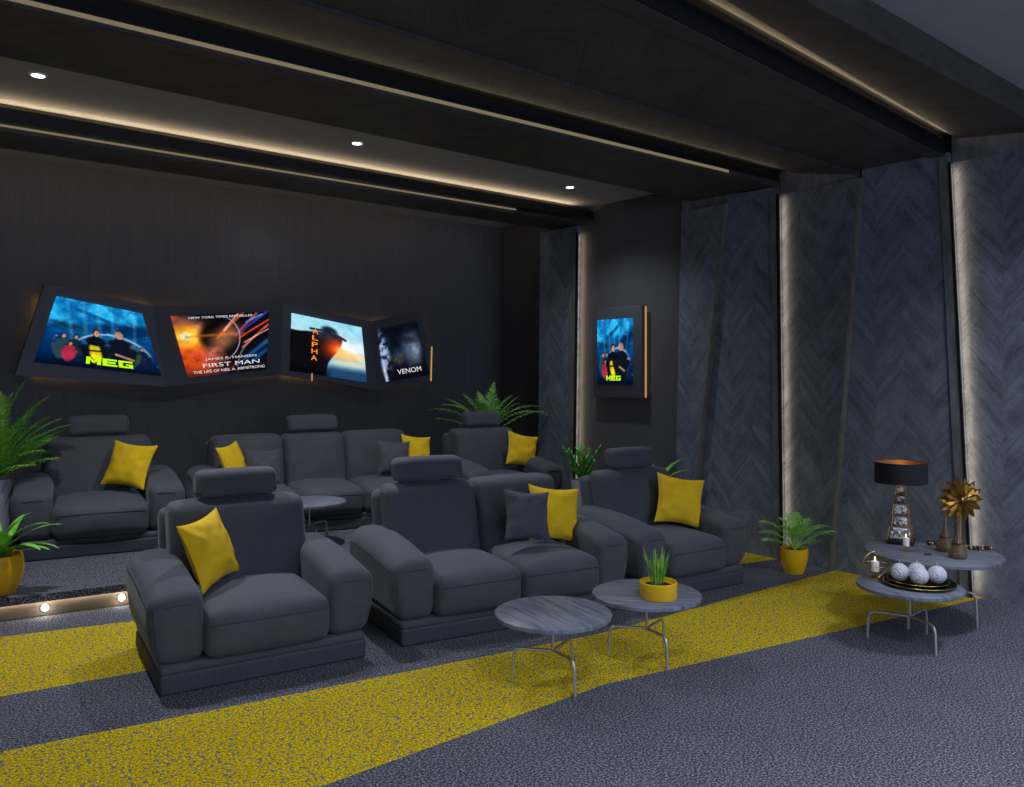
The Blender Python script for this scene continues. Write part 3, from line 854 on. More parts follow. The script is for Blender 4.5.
# ------------------------------------------------------------------ things on the side tables
# table lamp
p = P(901, 543, h4)
t = empty('table_lamp', p, math.radians(20)); tag(t, 'table lamp with a black drum shade and stepped crystal and gold base', 'lamp')
bm = bmesh.new(); rbox(bm, (0, 0, .017), (.178, .178, .030), .006, 2, 2); obj('base', bm, M['black'], t)
tiers = ((.150, .125, .034, .125), (.105, .085, .128, .205), (.098, .078, .209, .290), (.062, .056, .294, .350), (.060, .052, .353, .412))
tiers = [(a*1.1, b_*1.1, c_, d_) for a, b_, c_, d_ in tiers]
for (w0, w1, z0, z1) in tiers:
    bm = bmesh.new(); h_ = z1-z0
    for sx in (-1, 1):
        def f(v, w0=w0, w1=w1, h_=h_):
            k = ((v.z+h_/2)/h_)*(w1/w0-1)+1
            v.x *= k; v.y *= k; return v
        rbox(bm, (sx*w0*.245, 0, (z0+z1)/2), (w0*.46, w0*.9, h_-.010), .012, 2, 3, f)
    obj('crystal_block', bm, M['crystal'], t)
bm = bmesh.new()
for (w0, w1, z0, z1) in tiers:
    for (w, z) in ((w0, z0), (w1, z1)):
        tube(bm, [(-w/2, -w/2, z), (w/2, -w/2, z), (w/2, w/2, z), (-w/2, w/2, z)], .0035, 6, True)
    for sx in (-1, 1):
        for sy in (-1, 1): tube(bm, [(sx*w0/2, sy*w0/2, z0), (sx*w1/2, sy*w1/2, z1)], .003, 6)
    tube(bm, [(0, -w0/2, z0), (0, -w1/2, z1)], .002, 6)
tube(bm, [(0, 0, .41), (0, 0, .52)], .006, 8)
obj('gold_frame', bm, M['gold'], t)
z0, z1, R = .440, .590, .178
bm = bmesh.new(); lathe(bm, [(R, z0), (R, z1), (R-.004, z1), (R-.004, z0), (R, z0)], seg=48, caps=False); sh = obj('lamp_shade', bm, M['lamp_shade'], t)
bm = bmesh.new(); lathe(bm, [(R-.0045, z0+.002), (R-.0045, z1-.002)], seg=48, caps=False); obj('shade_lining', bm, M['shade_lining'], sh)
bm = bmesh.new()
for k in range(3):
    a = 2*math.pi*k/3; tube(bm, [(0, 0, .54), (math.cos(a)*(R-.005), math.sin(a)*(R-.005), .555)], .002, 5)
obj('shade_spider', bm, M['gold'], sh)
bm = bmesh.new(); lathe(bm, [(.012, .47), (.026, .49), (.026, .52), (.012, .54)], seg=16); obj('bulb', bm, emit('lamp_bulb', (1, .55, .2), .8), t)
l = bpy.data.lights.new('lamp', 'POINT'); l.energy = .09; l.color = (1, .55, .2); l.shadow_soft_size = .03
o = bpy.data.objects.new('lamp_bulb_light', l); COL.objects.link(o); o.location = (p.x, p.y, h4+.56)

# candle holders
def candle(p, rot, label, ring=True, sc=1.0):
    t = empty('candle_holder', p, rot); tag(t, label, 'candle holder'); t.scale = (sc, sc, sc)
    bm = bmesh.new(); lathe(bm, [(.030, 0), (.030, .004), (.006, .008), (.005, .028), (.026, .032), (.026, .036)], seg=24); obj('stand', bm, M['gold'], t)
    bm = bmesh.new(); lathe(bm, [(.021, .036), (.021, .086), (.018, .090), (.004, .088)], seg=24); cd = obj('candle', bm, M['wax'], t)
    bm = bmesh.new(); lathe(bm, [(.001, .090), (.0045, .097), (.003, .108), (.0008, .116)], seg=10); obj('flame', bm, M['flame'], cd)
    if ring:
        for R, zc, tilt in ((.070, .072, 0), (.070, .072, 90)):
            pts = []
            for k in range(36):
                a = 2*math.pi*k/36; v = Vector((R*math.cos(a), 0, R*math.sin(a)))
                v = Matrix.Rotation(math.radians(tilt), 3, 'X') @ v
                pts.append(v+Vector((0, 0, zc)))
            bm = bmesh.new(); tube(bm, pts, .0022, 6, True); obj('ring', bm, M['gold'], t)
    return t
candle(P(875, 577.5, h5), -YAW+math.radians(8), 'gold ring candle holder with white candle on the lower side table', True, 1.22)
candle(P(906, 551, h4), -YAW, 'small white candle on a gold stand in front of the lamp base', False, 1.05)

# plates + balls
pc = P(918, 584.5, h5)
t = empty('serving_plate', pc); tag(t, 'large glossy black plate with gold rim, bottom of the stack on the lower table', 'plate')
bm = bmesh.new(); lathe(bm, [(.10, .001), (.175, .004), (.222, .018), (.222, .021), (.17, .010), (.002, .008)], seg=48); obj('plate_body', bm, M['plate'], t)
bm = bmesh.new(); tube(bm, [(.222*math.cos(k*math.pi/24), .222*math.sin(k*math.pi/24), .021) for k in range(48)], .0022, 6, True); obj('gold_rim', bm, M['gold'], t)
t2 = empty('serving_plate', pc+Vector((0, 0, .011))); tag(t2, 'smaller black gold-rimmed plate holding the four white balls', 'plate')
bm = bmesh.new(); lathe(bm, [(.08, .001), (.150, .004), (.182, .020), (.182, .023), (.150, .0095), (.002, .008)], seg=48); obj('plate_body', bm, M['plate'], t2)
bm = bmesh.new(); tube(bm, [(.182*math.cos(k*math.pi/24), .182*math.sin(k*math.pi/24), .023) for k in range(48)], .0022, 6, True); obj('gold_rim', bm, M['gold'], t2)
RB = .0565
for (dx, dy, lab) in ((-.112, .012, 'leftmost white textured ball on the black plate'), (-.034, -.084, 'front white textured ball on the black plate, second from left'),
                      (.004, .024, 'rear white textured ball on the black plate, third from left'), (.094, -.056, 'rightmost white textured ball on the black plate')):
    right = Vector((CY, -SY, 0)); fw = Vector((SY, CY, 0))
    c = pc+right*dx+fw*dy
    t = empty('decorative_ball', (c.x, c.y, h5+.0212)); tag(t, lab, 'decorative ball', 'white balls on the plate')
    bm = bmesh.new(); bmesh.ops.create_uvsphere(bm, u_segments=28, v_segments=18, radius=RB, matrix=Matrix.Translation((0, 0, RB))); obj('ball_body', bm, M['ball'], t)
    bm = bmesh.new(); tube(bm, [(0, 0, 2*RB-.002), (.002, 0, 2*RB+.010), (-.006, 0, 2*RB+.020)], .0018, 6); obj('stalk', bm, M['wax'], t)

# gold flower sculpture
p = P(960.5, 547, h4)
t = empty('flower_sculpture', p, -YAW); tag(t, 'gold sculpture of a many-petalled open flower on a stem', 'sculpture')
bm = bmesh.new(); lathe(bm, [(.045, 0), (.045, .006), (.008, .014), (.005, .02), (.005, .30)], seg=24); obj('stand', bm, M['gold'], t)
R = .165; zc = .34
for ring, (cnt, rr, off_, yy) in enumerate(((14, R, 0, .0), (12, R*.78, .2, -.018))):
    for k in range(cnt):
        a = 2*math.pi*k/cnt+off_
        bm = bmesh.new()
        prof = ((.02, .005), (.30, .012), (.55, .022), (.75, .021), (.90, .010), (1.0, .001))
        u = Vector((math.cos(a), 0, math.sin(a))); s_ = Vector((-math.sin(a), 0, math.cos(a)))
        prev = None
        for (q, w_) in prof:
            c = Vector((0, yy-.012*q+.02*q*q, zc))+u*rr*q
            cur = [bm.verts.new(c-s_*w_+Vector((0, -.006, 0))), bm.verts.new(c+Vector((0, .006, 0))), bm.verts.new(c+s_*w_+Vector((0, -.006, 0)))]
            if prev:
                for i in (0, 1): bm.faces.new((prev[i], prev[i+1], cur[i+1], cur[i]))
            prev = cur
        bmesh.ops.solidify(bm, geom=bm.faces[:], thickness=.0015)
        obj('petal', bm, M['gold'], t, False)
bm = bmesh.new(); bmesh.ops.create_uvsphere(bm, u_segments=16, v_segments=10, radius=.02, matrix=Matrix.Translation((0, -.02, zc))); obj('flower_centre', bm, M['gold'], t)
# two smoked glass vases
def vase(p, label, s_):
    t = empty('glass_vase', p); tag(t, label, 'vase'); t.scale = (s_, s_, s_)
    prof = [(.035, 0), (.052, .006), (.057, .022), (.050, .05), (.036, .085), (.022, .120), (.012, .155), (.0095, .20), (.0085, .25), (.012, .262)]
    ins = [(max(r-.003, .002), z+(.004 if i == 0 else 0)) for i, (r, z) in enumerate(prof)][::-1]
    bm = bmesh.new(); lathe(bm, prof+ins, seg=28); obj('bottle', bm, M['glass'], t)
    bm = bmesh.new(); tube(bm, [(.033*math.cos(k*math.pi/12), .033*math.sin(k*math.pi/12), .0955) for k in range(24)], .004, 6, True); obj('neck_band', bm, M['black'], t)
    return t
vase(P(958, 558, h4), 'smoked glass bottle vase in front of the gold flower, nearer the table edge', 1.05)
vase(P(945, 551, h4), 'amber glass bottle vase left of the other one, below the gold flower', 1.05)
def beads(c, label, cnt, rad):
    t = empty('bead_string', c, -YAW); tag(t, label, 'bead string', 'strings of beads beside the flower')
    for k in range(cnt):
        a = 2*math.pi*k/cnt
        bm = bmesh.new(); bmesh.ops.create_icosphere(bm, subdivisions=2, radius=.011, matrix=Matrix.Translation((rad*1.5*math.cos(a), rad*.6*math.sin(a), .0112)))
        obj('bead', bm, M['black_bead'] if k % 3 else M['gold'], t)
beads(P(980, 549.5, h4), 'loop of black and gold beads right of the gold flower on the taller table', 16, .05)
beads(P(934, 545, h4), 'small loop of black and gold beads left of the amber vase', 9, .028)
bm = bmesh.new(); rbox(bm, (0, 0, .006), (.045, .022, .012), .005, 2, 2)
o = obj('remote_fob', bm, M['black_bead']); o.name = 'pebble'; pp = P(928, 555, h4); o.location = pp; o.rotation_euler = (0, 0, -YAW)
tag(o, 'small flat black pebble lying on the taller side table', 'pebble')

# ------------------------------------------------------------------ posters
def rgb(h): return np.array([int(h[i:i+2], 16)/255 for i in (0, 2, 4)])
NU, NV = 150, 110
def canvas(nu, nv):
    u, v = np.meshgrid(np.linspace(0, 1, nu+1), np.linspace(0, 1, nv+1), indexing='ij')
    return u, v
def sm(a, b, x): t = np.clip((x-a)/(b-a), 0, 1); return t*t*(3-2*t)
def fbm(u, v, s, seed, oct_=4):
    rs = np.random.RandomState(seed); out = 0; amp = 1; tot = 0
    for o_ in range(oct_):
        k = int(s*2**o_)+2; g = rs.rand(k+2, k+2)
        x, y = u*k, v*k; i, j = np.floor(x).astype(int), np.floor(y).astype(int)
        fx, fy = x-i, y-j; fx = fx*fx*(3-2*fx); fy = fy*fy*(3-2*fy)
        out = out+amp*((g[i, j]*(1-fx)+g[i+1, j]*fx)*(1-fy)+(g[i, j+1]*(1-fx)+g[i+1, j+1]*fx)*fy); tot += amp; amp *= .55
    return out/tot
def ell(u, v, cx, cy, rx, ry, rot=0, soft=.15):
    c, s_ = math.cos(math.radians(rot)), math.sin(math.radians(rot))
    x, y = (u-cx)*c+(v-cy)*s_, -(u-cx)*s_+(v-cy)*c
    return 1-sm(1-soft, 1+soft, np.sqrt((x/rx)**2+(y/ry)**2))
def mix(img, col, m): return img*(1-m[..., None])+np.array(col)*m[..., None]
def seg(u, v, x0, y0, x1, y1, w, soft=.5):
    dx, dy = x1-x0, y1-y0; t = np.clip(((u-x0)*dx+(v-y0)*dy)/(dx*dx+dy*dy), 0, 1)
    d_ = np.hypot(u-x0-t*dx, v-y0-t*dy); return 1-sm(w*(1-soft), w*(1+soft), d_)
def figure(img, u, v, x, y, s_, body, skin, hair, ax=1.0, accent=None):
    """a plain standing figure: legs, trunk, head"""
    img = mix(img, body, ell(u, v, x, y-.02*s_, .085*s_*ax, .26*s_, 0, .12))
    img = mix(img, body, seg(u, v, x-.10*s_*ax, y+.05*s_, x-.05*s_*ax, y-.15*s_, .04*s_))
    img = mix(img, body, seg(u, v, x+.10*s_*ax, y+.05*s_, x+.05*s_*ax, y-.15*s_, .04*s_))
    if accent is not None:
        img = mix(img, accent, ell(u, v, x, y-.02*s_, .05*s_*ax, .17*s_, 8, .25))
        img = mix(img, body, seg(u, v, x-.05*s_*ax, y+.0*s_, x+.05*s_*ax, y+.01*s_, .012*s_))
    img = mix(img, body, ell(u, v, x, y+.15*s_, .095*s_*ax, .07*s_, 0, .2))
    img = mix(img, hair, ell(u, v, x, y+.290*s_, .036*s_*ax, .062*s_))
    img = mix(img, skin, ell(u, v, x+.006*s_, y+.272*s_, .027*s_*ax, .047*s_))
    return img
def art_sea(u, v, port=False):
    n1, n2 = fbm(u, v, 4, 3), fbm(u, v, 9, 4)
    img = np.zeros(u.shape+(3,))+rgb('032a5c')
    img = mix(img, rgb('0a7fc8'), sm(.25, .95, v)*.9)
    img = mix(img, rgb('35c2f0'), np.clip(sm(.5, .75, n1)*sm(.35, .8, v)*.75, 0, 1))
    img = mix(img, rgb('02234e'), ell(u, v, .80, .66, .36, .10, 8 if not port else 28, .5)*.85)
    img = mix(img, rgb('02386e'), ell(u, v, .45, .80, .26, .028, -18 if not port else 30, .6)*.8)
    img = mix(img, rgb('0b2f3c'), ell(u, v, .20, .60, .17, .032, -14, .5)*.85)
    img = mix(img, rgb('0b2f3c'), ell(u, v, .86, .55, .13, .03, 16, .6)*(.8 if port else 0))
    a = np.hypot((u-.60)/.36, (v-.22)/(.33))
    img = mix(img, rgb('bfe6f8'), np.exp(-((a-1)/.035)**2)*sm(.2, .4, v)*.8)
    img = mix(img, rgb('3aa8de'), ell(u, v, .60, .33, .30, .20, 0, .6)*.6*n2)
    for x0 in (.12, .3, .47, .63, .9):
        img = mix(img, rgb('7fd4f4'), seg(u, v, x0, 1.02, x0*.7+.18, .35, .018, .95)*.22)
    img = mix(img, rgb('9adcf6'), sm(.78, .88, fbm(u, v, 26, 8, 2))*.5)
    img = mix(img, rgb('021632'), (1-sm(.02, .30, v))*.85)
    ax = 1.0 if not port else 1.7
    sk, dk = rgb('b98a72'), rgb('0a0f1c')
    for (x, y, s_, body, acc) in ((.17, .27, .62, '28404e', None), (.28, .28, .6, '14283a', None), (.24, .20, .5, 'b02a44', None), (.88, .24, .55, '141d3c', None), (.78, .26, .6, '2c5038', None)):
        img = figure(img, u, v, x, y, s_, rgb(body), sk, rgb('1a1412'), ax, None)
    img = mix(img, rgb('9fb4c0'), ell(u, v, .58, .24, .07, .10, 0, .4)*.8)
    img = figure(img, u, v, .46, .27, 1.0, dk, sk, rgb('2a1a12'), ax, rgb('d8c818'))
    img = figure(img, u, v, .68, .28, 1.0, rgb('0e1422'), sk, rgb('a87a64'), ax*1.15)
    img = mix(img, rgb('c09078'), seg(u, v, .64, .26, .78, .20, .014))
    img = mix(img, rgb('020d22'), (1-sm(.0, .12, v))*.9)
    return np.clip(img*(.72+.56*fbm(u, v, 14, 9, 3))[..., None], 0, 1)
def art_fire(u, v):
    n1, n2, n3 = fbm(u, v, 5, 11), fbm(u, v, 10, 12), fbm(u*.4+v*.6, v-u*.5+1, 0, 13) if False else fbm(u, v, 3, 13)
    img = np.zeros(u.shape+(3,))+rgb('0b0c16')
    img = mix(img, rgb('d0481c'), np.clip((1-sm(.25, .62, u+.35*v*v))*sm(.25, .6, n1+.2), 0, 1))
    img = mix(img, rgb('304a78'), ell(u, v, .14, .85, .14, .14, 0, .6)*.8*n2*1.4)
    img = mix(img, rgb('ff8a1e'), ell(u, v, .12, .66, .20, .20, 0, .8)*.9)
    img = mix(img, rgb('ffd23c'), ell(u, v, .10, .65, .13, .13, 0, .8))
    img = mix(img, rgb('fffbe0'), ell(u, v, .09, .66, .05, .06, 0, .6))
    img = mix(img, rgb('ffb060'), ell(u, v, .24, .70, .05, .10, 0, .8)*.7)
    img = mix(img, rgb('0a0707'), ell(u, v, .42, .62, .19, .26, 0, .25)*.92)
    img = mix(img, rgb('b87a50'), ell(u, v, .50, .60, .12, .20, -35, .8)*.75)
    img = mix(img, rgb('c86a28'), seg(u, v, .1, .65, .7, .66, .02, .9)*.6)
    img = mix(img, rgb('c46a5a'), ell(u, v, .34, .36, .14, .10, 30, .8)*.7*n2*1.6)
    for (x0, y0, x1, y1, c_, w_) in ((.42, .60, .72, 1.0, 'ff5a30', .012), (.5, .72, .66, .98, 'ffb0a0', .012), (.62, .62, .86, .98, 'c04a60', .016), (.66, .58, 1.0, .86, 'ff5020', .012), (.7, .42, 1.0, .78, 'ff6a3a', .014), (.72, .5, 1.0, .70, 'ffc0b0', .008), (.72, .22, 1.0, .5, '1a5a9c', .03), (.8, .16, 1.0, .36, '0e4a8c', .03), (.62, .12, .8, .3, '123a70', .02), (.7, .7, .98, 1.0, '3a3ab0', .014), (.75, .84, .92, .96, '48a0e0', .012), (.5, .06, .66, .2, '802030', .014)):
        img = mix(img, rgb(c_), seg(u, v, x0, y0, x1, y1, w_, .8)*.85)
    a = np.hypot((u-.42)/.25, (v-.60)/.38)
    img = mix(img, rgb('c8c0d0'), np.exp(-((a-1)/.022)**2)*sm(.40, .6, u)*.9)
    img = mix(img, rgb('b8b8c8'), np.exp(-((np.hypot((u-1.02)/.40, (v-.04)/.58)-1)/.02)**2)*(1-sm(.75, .85, u))*.6)
    img = img*(.75+.5*n2[..., None])
    img = mix(img, rgb('140a10'), (1-sm(.0, .22, v))*.55)
    return np.clip(img, 0, 1)
def art_cliff(u, v):
    n1, n2 = fbm(u, v, 4, 21), fbm(u, v, 10, 22)
    img = np.zeros(u.shape+(3,))+rgb('bfe8f4')
    img = mix(img, rgb('5fc4e6'), sm(.4, 1.0, v)*.6*n1*1.3)
    img = mix(img, rgb('ffffff'), ell(u, v, .74, .52, .22, .20, 0, .9)*.9)
    img = mix(img, rgb('ffb03a'), ell(u, v, .64, .40, .36, .10, 0, .8)*.7)
    img = mix(img, rgb('8fc0cc'), (1-sm(.30, .40, v)))
    img = mix(img, rgb('e8d8b8'), ell(u, v, .80, .29, .26, .05, 0, .8)*.8)
    img = mix(img, rgb('14365c'), (1-sm(.12, .26, v))*.9)
    edge = .46+.24*sm(.1, .72, v)-.10*sm(.72, .80, v)*0+.02*(n2-.5)
    cliff = (1-sm(-.012, .012, u-edge))*(1-sm(.70, .73, v+.05*(n1-.5)-.06*(1-sm(0, .4, np.abs(u-.45)))))
    img = mix(img, rgb('0c0b10'), cliff)
    img = mix(img, rgb('26303e'), cliff*ell(u, v, .50, .70, .24, .10, -12, .5)*(n2*1.3))
    g = np.exp(-(((u-.68)/.20)**2+((v-.50)/.16)**2))
    img = mix(img, rgb('ff4a18'), np.clip(g*1.3, 0, 1)*cliff)
    img = mix(img, rgb('ffd070'), np.clip(np.exp(-(((u-.66)/.06)**2+((v-.50)/.06)**2)), 0, 1))
    img = mix(img, rgb('1a2230'), ell(u, v, .52, .82, .11, .07, -10, .4))           # crouched shapes on the rock
    img = mix(img, rgb('1a2230'), seg(u, v, .26, .80, .46, .80, .02)+0)
    img = mix(img, rgb('2a3444'), seg(u, v, .56, .80, .74, .70, .022))
    img = mix(img, rgb('03050a'), (1-sm(.04, .16, v))*(1-sm(.40, .56, u))*.8)
    return np.clip(img*(.9+.2*n2[..., None]), 0, 1)
def art_night(u, v):
    n1, n2 = fbm(u, v, 4, 31), fbm(u, v, 11, 32)
    img = np.zeros(u.shape+(3,))+rgb('0a101c')
    img = mix(img, rgb('2c3c60'), sm(.4, .8, n1)*.7*(1-sm(.3, .6, u)))
    img = mix(img, rgb('90a8c8'), ell(u, v, .07, .55, .10, .32, 8, .7)*sm(.35, .6, n2))
    img = mix(img, rgb('d8dcec'), ell(u, v, .05, .12, .035, .25, 6, .6)*.8)
    # a plain abstract pale form in mist
    img = mix(img, rgb('5c6c84'), ell(u, v, .72, .56, .20, .30, -6, .7)*.75)
    img = mix(img, rgb('9aa8b8'), ell(u, v, .80, .50, .10, .18, -6, .9)*.55)
    img = mix(img, rgb('141c2c'), ell(u, v, .64, .72, .24, .06, -12, .8)*.8)
    img = mix(img, rgb('0a0c14'), ell(u, v, .62, .95, .40, .12, 0, .5)*.8)
    img = mix(img, rgb('7a6c58'), ell(u, v, .36, .38, .16, .09, 20, .7)*.5*n2*1.5)
    img = mix(img, rgb('080a10'), (1-sm(.10, .28, v))*sm(.1, .3, u)*.85)
    return np.clip(img*(.65+.7*n2[..., None]), 0, 1)
def vcol_mat(name, strength=1.0):
    m = bpy.data.materials.new(name); m.use_nodes = True; nt = m.node_tree; nt.nodes.clear()
    o = nt.nodes.new('ShaderNodeOutputMaterial'); e = nt.nodes.new('ShaderNodeEmission')
    a = nt.nodes.new('ShaderNodeAttribute'); a.attribute_name = 'art'
    nt.links.new(a.outputs['Color'], e.inputs[0]); e.inputs[1].default_value = strength
    nt.links.new(e.outputs[0], o.inputs[0]); return m
M['screen'] = vcol_mat('lit_poster_print', .62)
def bil(q, u, v):   # q: bl, br, tr, tl
    return q[0]*(1-u)*(1-v)+q[1]*u*(1-v)+q[2]*u*v+q[3]*(1-u)*v
def screen(q, art, parent, nu=NU, nv=NV, thick=.008, nrm_=None):
    u, v = canvas(nu, nv); img = art(u, v)
    lin = np.where(img <= .04045, img/12.92, ((img+.055)/1.055)**2.4)
    Q = [np.array(x) for x in q]
    pts = Q[0]*((1-u)*(1-v))[..., None]+Q[1]*(u*(1-v))[..., None]+Q[2]*(u*v)[..., None]+Q[3]*((1-u)*v)[..., None]
    pts = pts.reshape(-1, 3)
    idx = lambda i, j: i*(nv+1)+j
    faces = [(idx(i, j), idx(i+1, j), idx(i+1, j+1), idx(i, j+1)) for i in range(nu) for j in range(nv)]
    # a rim that gives the lit sheet its thickness
    nq = np.array(nrm_)*thick; base = len(pts)
    ring = [idx(i, 0) for i in range(nu)]+[idx(nu, j) for j in range(nv)]+[idx(i, nv) for i in range(nu, 0, -1)]+[idx(0, j) for j in range(nv, 0, -1)]
    back = pts[ring]-nq
    allp = np.vstack([pts, back]); nr = len(ring)
    for k in range(nr): faces.append((ring[k], base+k, base+(k+1) % nr, ring[(k+1) % nr]))
    me = bpy.data.meshes.new('screen'); me.from_pydata(allp.tolist(), [], faces); me.update()
    ca = me.color_attributes.new('art', 'FLOAT_COLOR', 'POINT')
    cols = np.ones((len(allp), 4), dtype=np.float32); cols[:len(pts), :3] = lin.reshape(-1, 3); cols[len(pts):, :3] = lin.reshape(-1, 3)[ring]*.6
    ca.data.foreach_set('color', cols.ravel())
    me.materials.append(M['screen'])
    o = bpy.data.objects.new('screen', me); link(o, parent); return o
def text(q, s_, u0, v0, u1, v1, mat, parent, nrm_, name='lettering', bold=False, rot=False, shear=0):
    cu = bpy.data.curves.new('t', 'FONT'); cu.body = s_; cu.size = 1
    cu.resolution_u = 3
    if bold: cu.offset = .012
    to = bpy.data.objects.new('t', cu); COL.objects.link(to)
    dg = bpy.context.evaluated_depsgraph_get(); me0 = bpy.data.meshes.new_from_object(to.evaluated_get(dg))
    bpy.data.objects.remove(to)
    co = np.array([v.co[:] for v in me0.vertices])
    x0, x1 = co[:, 0].min(), co[:, 0].max(); y0, y1 = co[:, 1].min(), co[:, 1].max()
    Q = [Vector(x) for x in q]; off_ = Vector(nrm_)*.002
    me = me0; 
    for v in me.vertices:
        a = (v.co.x-x0)/(x1-x0); b_ = (v.co.y-y0)/(y1-y0)
        v.co = bil(Q, u0+(u1-u0)*a, v0+(v1-v0)*b_)+off_
    me.name = name; me.materials.clear(); me.materials.append(mat)
    o = bpy.data.objects.new(name, me); link(o, parent); return o
GLYPH = {'M': [((0,0),(.26,0),(.26,1),(0,1)), ((.74,0),(1,0),(1,1),(.74,1)), ((.26,1),(.26,.62),(.44,.22),(.5,.45)), ((.74,1),(.5,.45),(.56,.22),(.74,.62)), ((.44,.22),(.56,.22),(.5,.45))],
         'E': [((0,0),(.3,0),(.3,1),(0,1)), ((.3,0),(1,0),(1,.24),(.3,.24)), ((.3,.38),(.9,.38),(.9,.62),(.3,.62)), ((.3,.76),(1,.76),(1,1),(.3,1))],
         'G': [((0,0),(.3,0),(.3,1),(0,1)), ((.3,0),(1,0),(1,.24),(.3,.24)), ((.3,.76),(1,.76),(1,1),(.3,1)), ((.72,.24),(1,.24),(1,.56),(.72,.56)), ((.5,.38),(.72,.38),(.72,.56),(.5,.56))]}
def block_text(q, s_, u0, v0, u1, v1, mat, parent, nrm_):
    Q = [Vector(x) for x in q]; off_ = Vector(nrm_)*.002; bm = bmesh.new(); w = (u1-u0)/len(s_)
    for k, ch in enumerate(s_):
        for poly in GLYPH[ch]:
            bm.faces.new([bm.verts.new(bil(Q, u0+w*(k+.90*a), v0+(v1-v0)*b_)+off_) for a, b_ in poly])
    return obj('lettering', bm, mat, parent, False)
M['lime'] = emit('lime_lettering', s2l((.74, .98, .05)), .68)
M['white_txt'] = emit('white_lettering', s2l((.90, .88, .88)), .62)
M['orange_txt'] = emit('orange_lettering', s2l((1.0, .55, .15)), .68)
M['gold_txt'] = emit('gold_lettering', s2l((.72, .62, .18)), .8)

# long folded display on the back wall
root = empty('poster_display', (0, 0, 0)); tag(root, 'long zigzag dark display holding four lit posters on the back wall', 'poster display')
# outline: (px, top py, bottom py, distance out from the wall at front face)
YD = YB
fold = [((45, 283), (15, 375), .14), ((153, 306.5), (165, 387), .24), ((283, 302.5), (281, 374.5), .13), ((372, 321.5), (377.5, 390.5), .24), ((420, 312), (435.5, 380), .13)]
tops = [PY(a[0], a[1], YD-o_) for a, b_, o_ in fold]; bots = [PY(b_[0], b_[1], YD-o_) for a, b_, o_ in fold]
bm = bmesh.new()
dp = Vector((0, .07, 0))
vt = [bm.verts.new(p) for p in tops]; vb = [bm.verts.new(p) for p in bots]
vt2 = [bm.verts.new(p+dp) for p in tops]; vb2 = [bm.verts.new(p+dp) for p in bots]
for i in range(4):
    bm.faces.new((vb[i], vb[i+1], vt[i+1], vt[i])); bm.faces.new((vb2[i+1], vb2[i], vt2[i], vt2[i+1]))
    bm.faces.new((vt[i], vt[i+1], vt2[i+1], vt2[i])); bm.faces.new((vb[i+1], vb[i], vb2[i], vb2[i+1]))
bm.faces.new((vb[0], vt[0], vt2[0], vb2[0])); bm.faces.new((vt[4], vb[4], vb2[4], vt2[4]))
obj('display_frame', bm, M['dark_frame'], root, False)
def on_panel(i, px, py, out=.012):
    a, b_, c = bots[i], bots[i+1], tops[i]
    nn = (b_-a).cross(c-a).normalized()
    if nn.y > 0: nn = -nn
    # average the warped quad's plane
    a2, b2, c2 = tops[i+1], tops[i], bots[i+1]
    n2 = (b2-a2).cross(c2-a2).normalized()
    if n2.y > 0: n2 = -n2
    nn = (nn+n2).normalized(); cen = (bots[i]+bots[i+1]+tops[i]+tops[i+1])/4+nn*out
    v, r = ray(px); dirv = Vector((v.x, v.y, (HY-py)/FPX))
    o_ = Vector((0, 0, H)); t = (cen-o_).dot(nn)/dirv.dot(nn)
    return o_+dirv*t, nn
quads = [((34, 362), (161.5, 376), (142, 313.5), (56.5, 296)), ((188.5, 377.5), (266.5, 369.5), (269, 311.5), (171, 316)),
         ((290, 370.5), (367, 382.5), (361.5, 327.5), (292, 313)), ((384.5, 382), (429.5, 375), (417.5, 321.5), (378, 329))]
arts = [art_sea, art_fire, art_cliff, art_night]
QS = []
for i in range(4):
    res = [on_panel(i, *p_, out=.018) for p_ in quads[i]]
    q = [r_[0] for r_ in res]; nn = res[0][1]; QS.append((q, nn))
SC = []
labs = ['lit print with a blue underwater scene and group of figures', 'lit print with an orange burst and dark round shape', 'lit print with a dark cliff against pale sky', 'lit print with a pale shape in dark blue mist']
for i, (q, nn) in enumerate(QS):
    sc_ = screen(q, arts[i], root, nrm_=nn, thick=.02); sc_['label'] = labs[i]; SC.append(sc_)
q, nn = QS[0]; block_text(q, 'MEG', .385, .065, .785, .175, M['lime'], SC[0], nn)
q, nn = QS[1]
text(q, 'NEW YORK TIMES BESTSELLER', .16, .935, .82, .97, M['white_txt'], SC[1], nn)
text(q, 'JAMES R. HANSEN', .24, .235, .86, .285, M['white_txt'], SC[1], nn)
text(q, 'FIRST MAN', .20, .13, .90, .195, M['white_txt'], SC[1], nn)
text(q, 'THE LIFE OF NEIL A. ARMSTRONG', .07, .045, .97, .09, M['white_txt'], SC[1], nn)
text(q, 'COMING SOON', .81, .575, .98, .60, M['white_txt'], SC[1], nn) if False else None
q, nn = QS[2]
for k, ch in enumerate('ALPHA'):
    text(q, ch, .285-.006*k, .72-.118*k, .365-.006*k, .805-.118*k, M['orange_txt'], SC[2], nn, bold=True)
q, nn = QS[3]; text(q, 'VENOM', .30, .10, .84, .19, M['white_txt'], SC[3], nn)
# two short gold rods on the frame
def rod(px, y0, y1, i, w=.012):
    a, _ = on_panel(i, px, y0, .012); b_, _ = on_panel(i, px-.8 if i == 3 else px, y1, .012)
    bm = bmesh.new(); tube(bm, [a, b_], w/2, 8); o = obj('gold_rod', bm, M['gold_led'], root); return o
rod(431.8, 346.5, 381, 3, .018); rod(312, 373, 381, 2, .016)
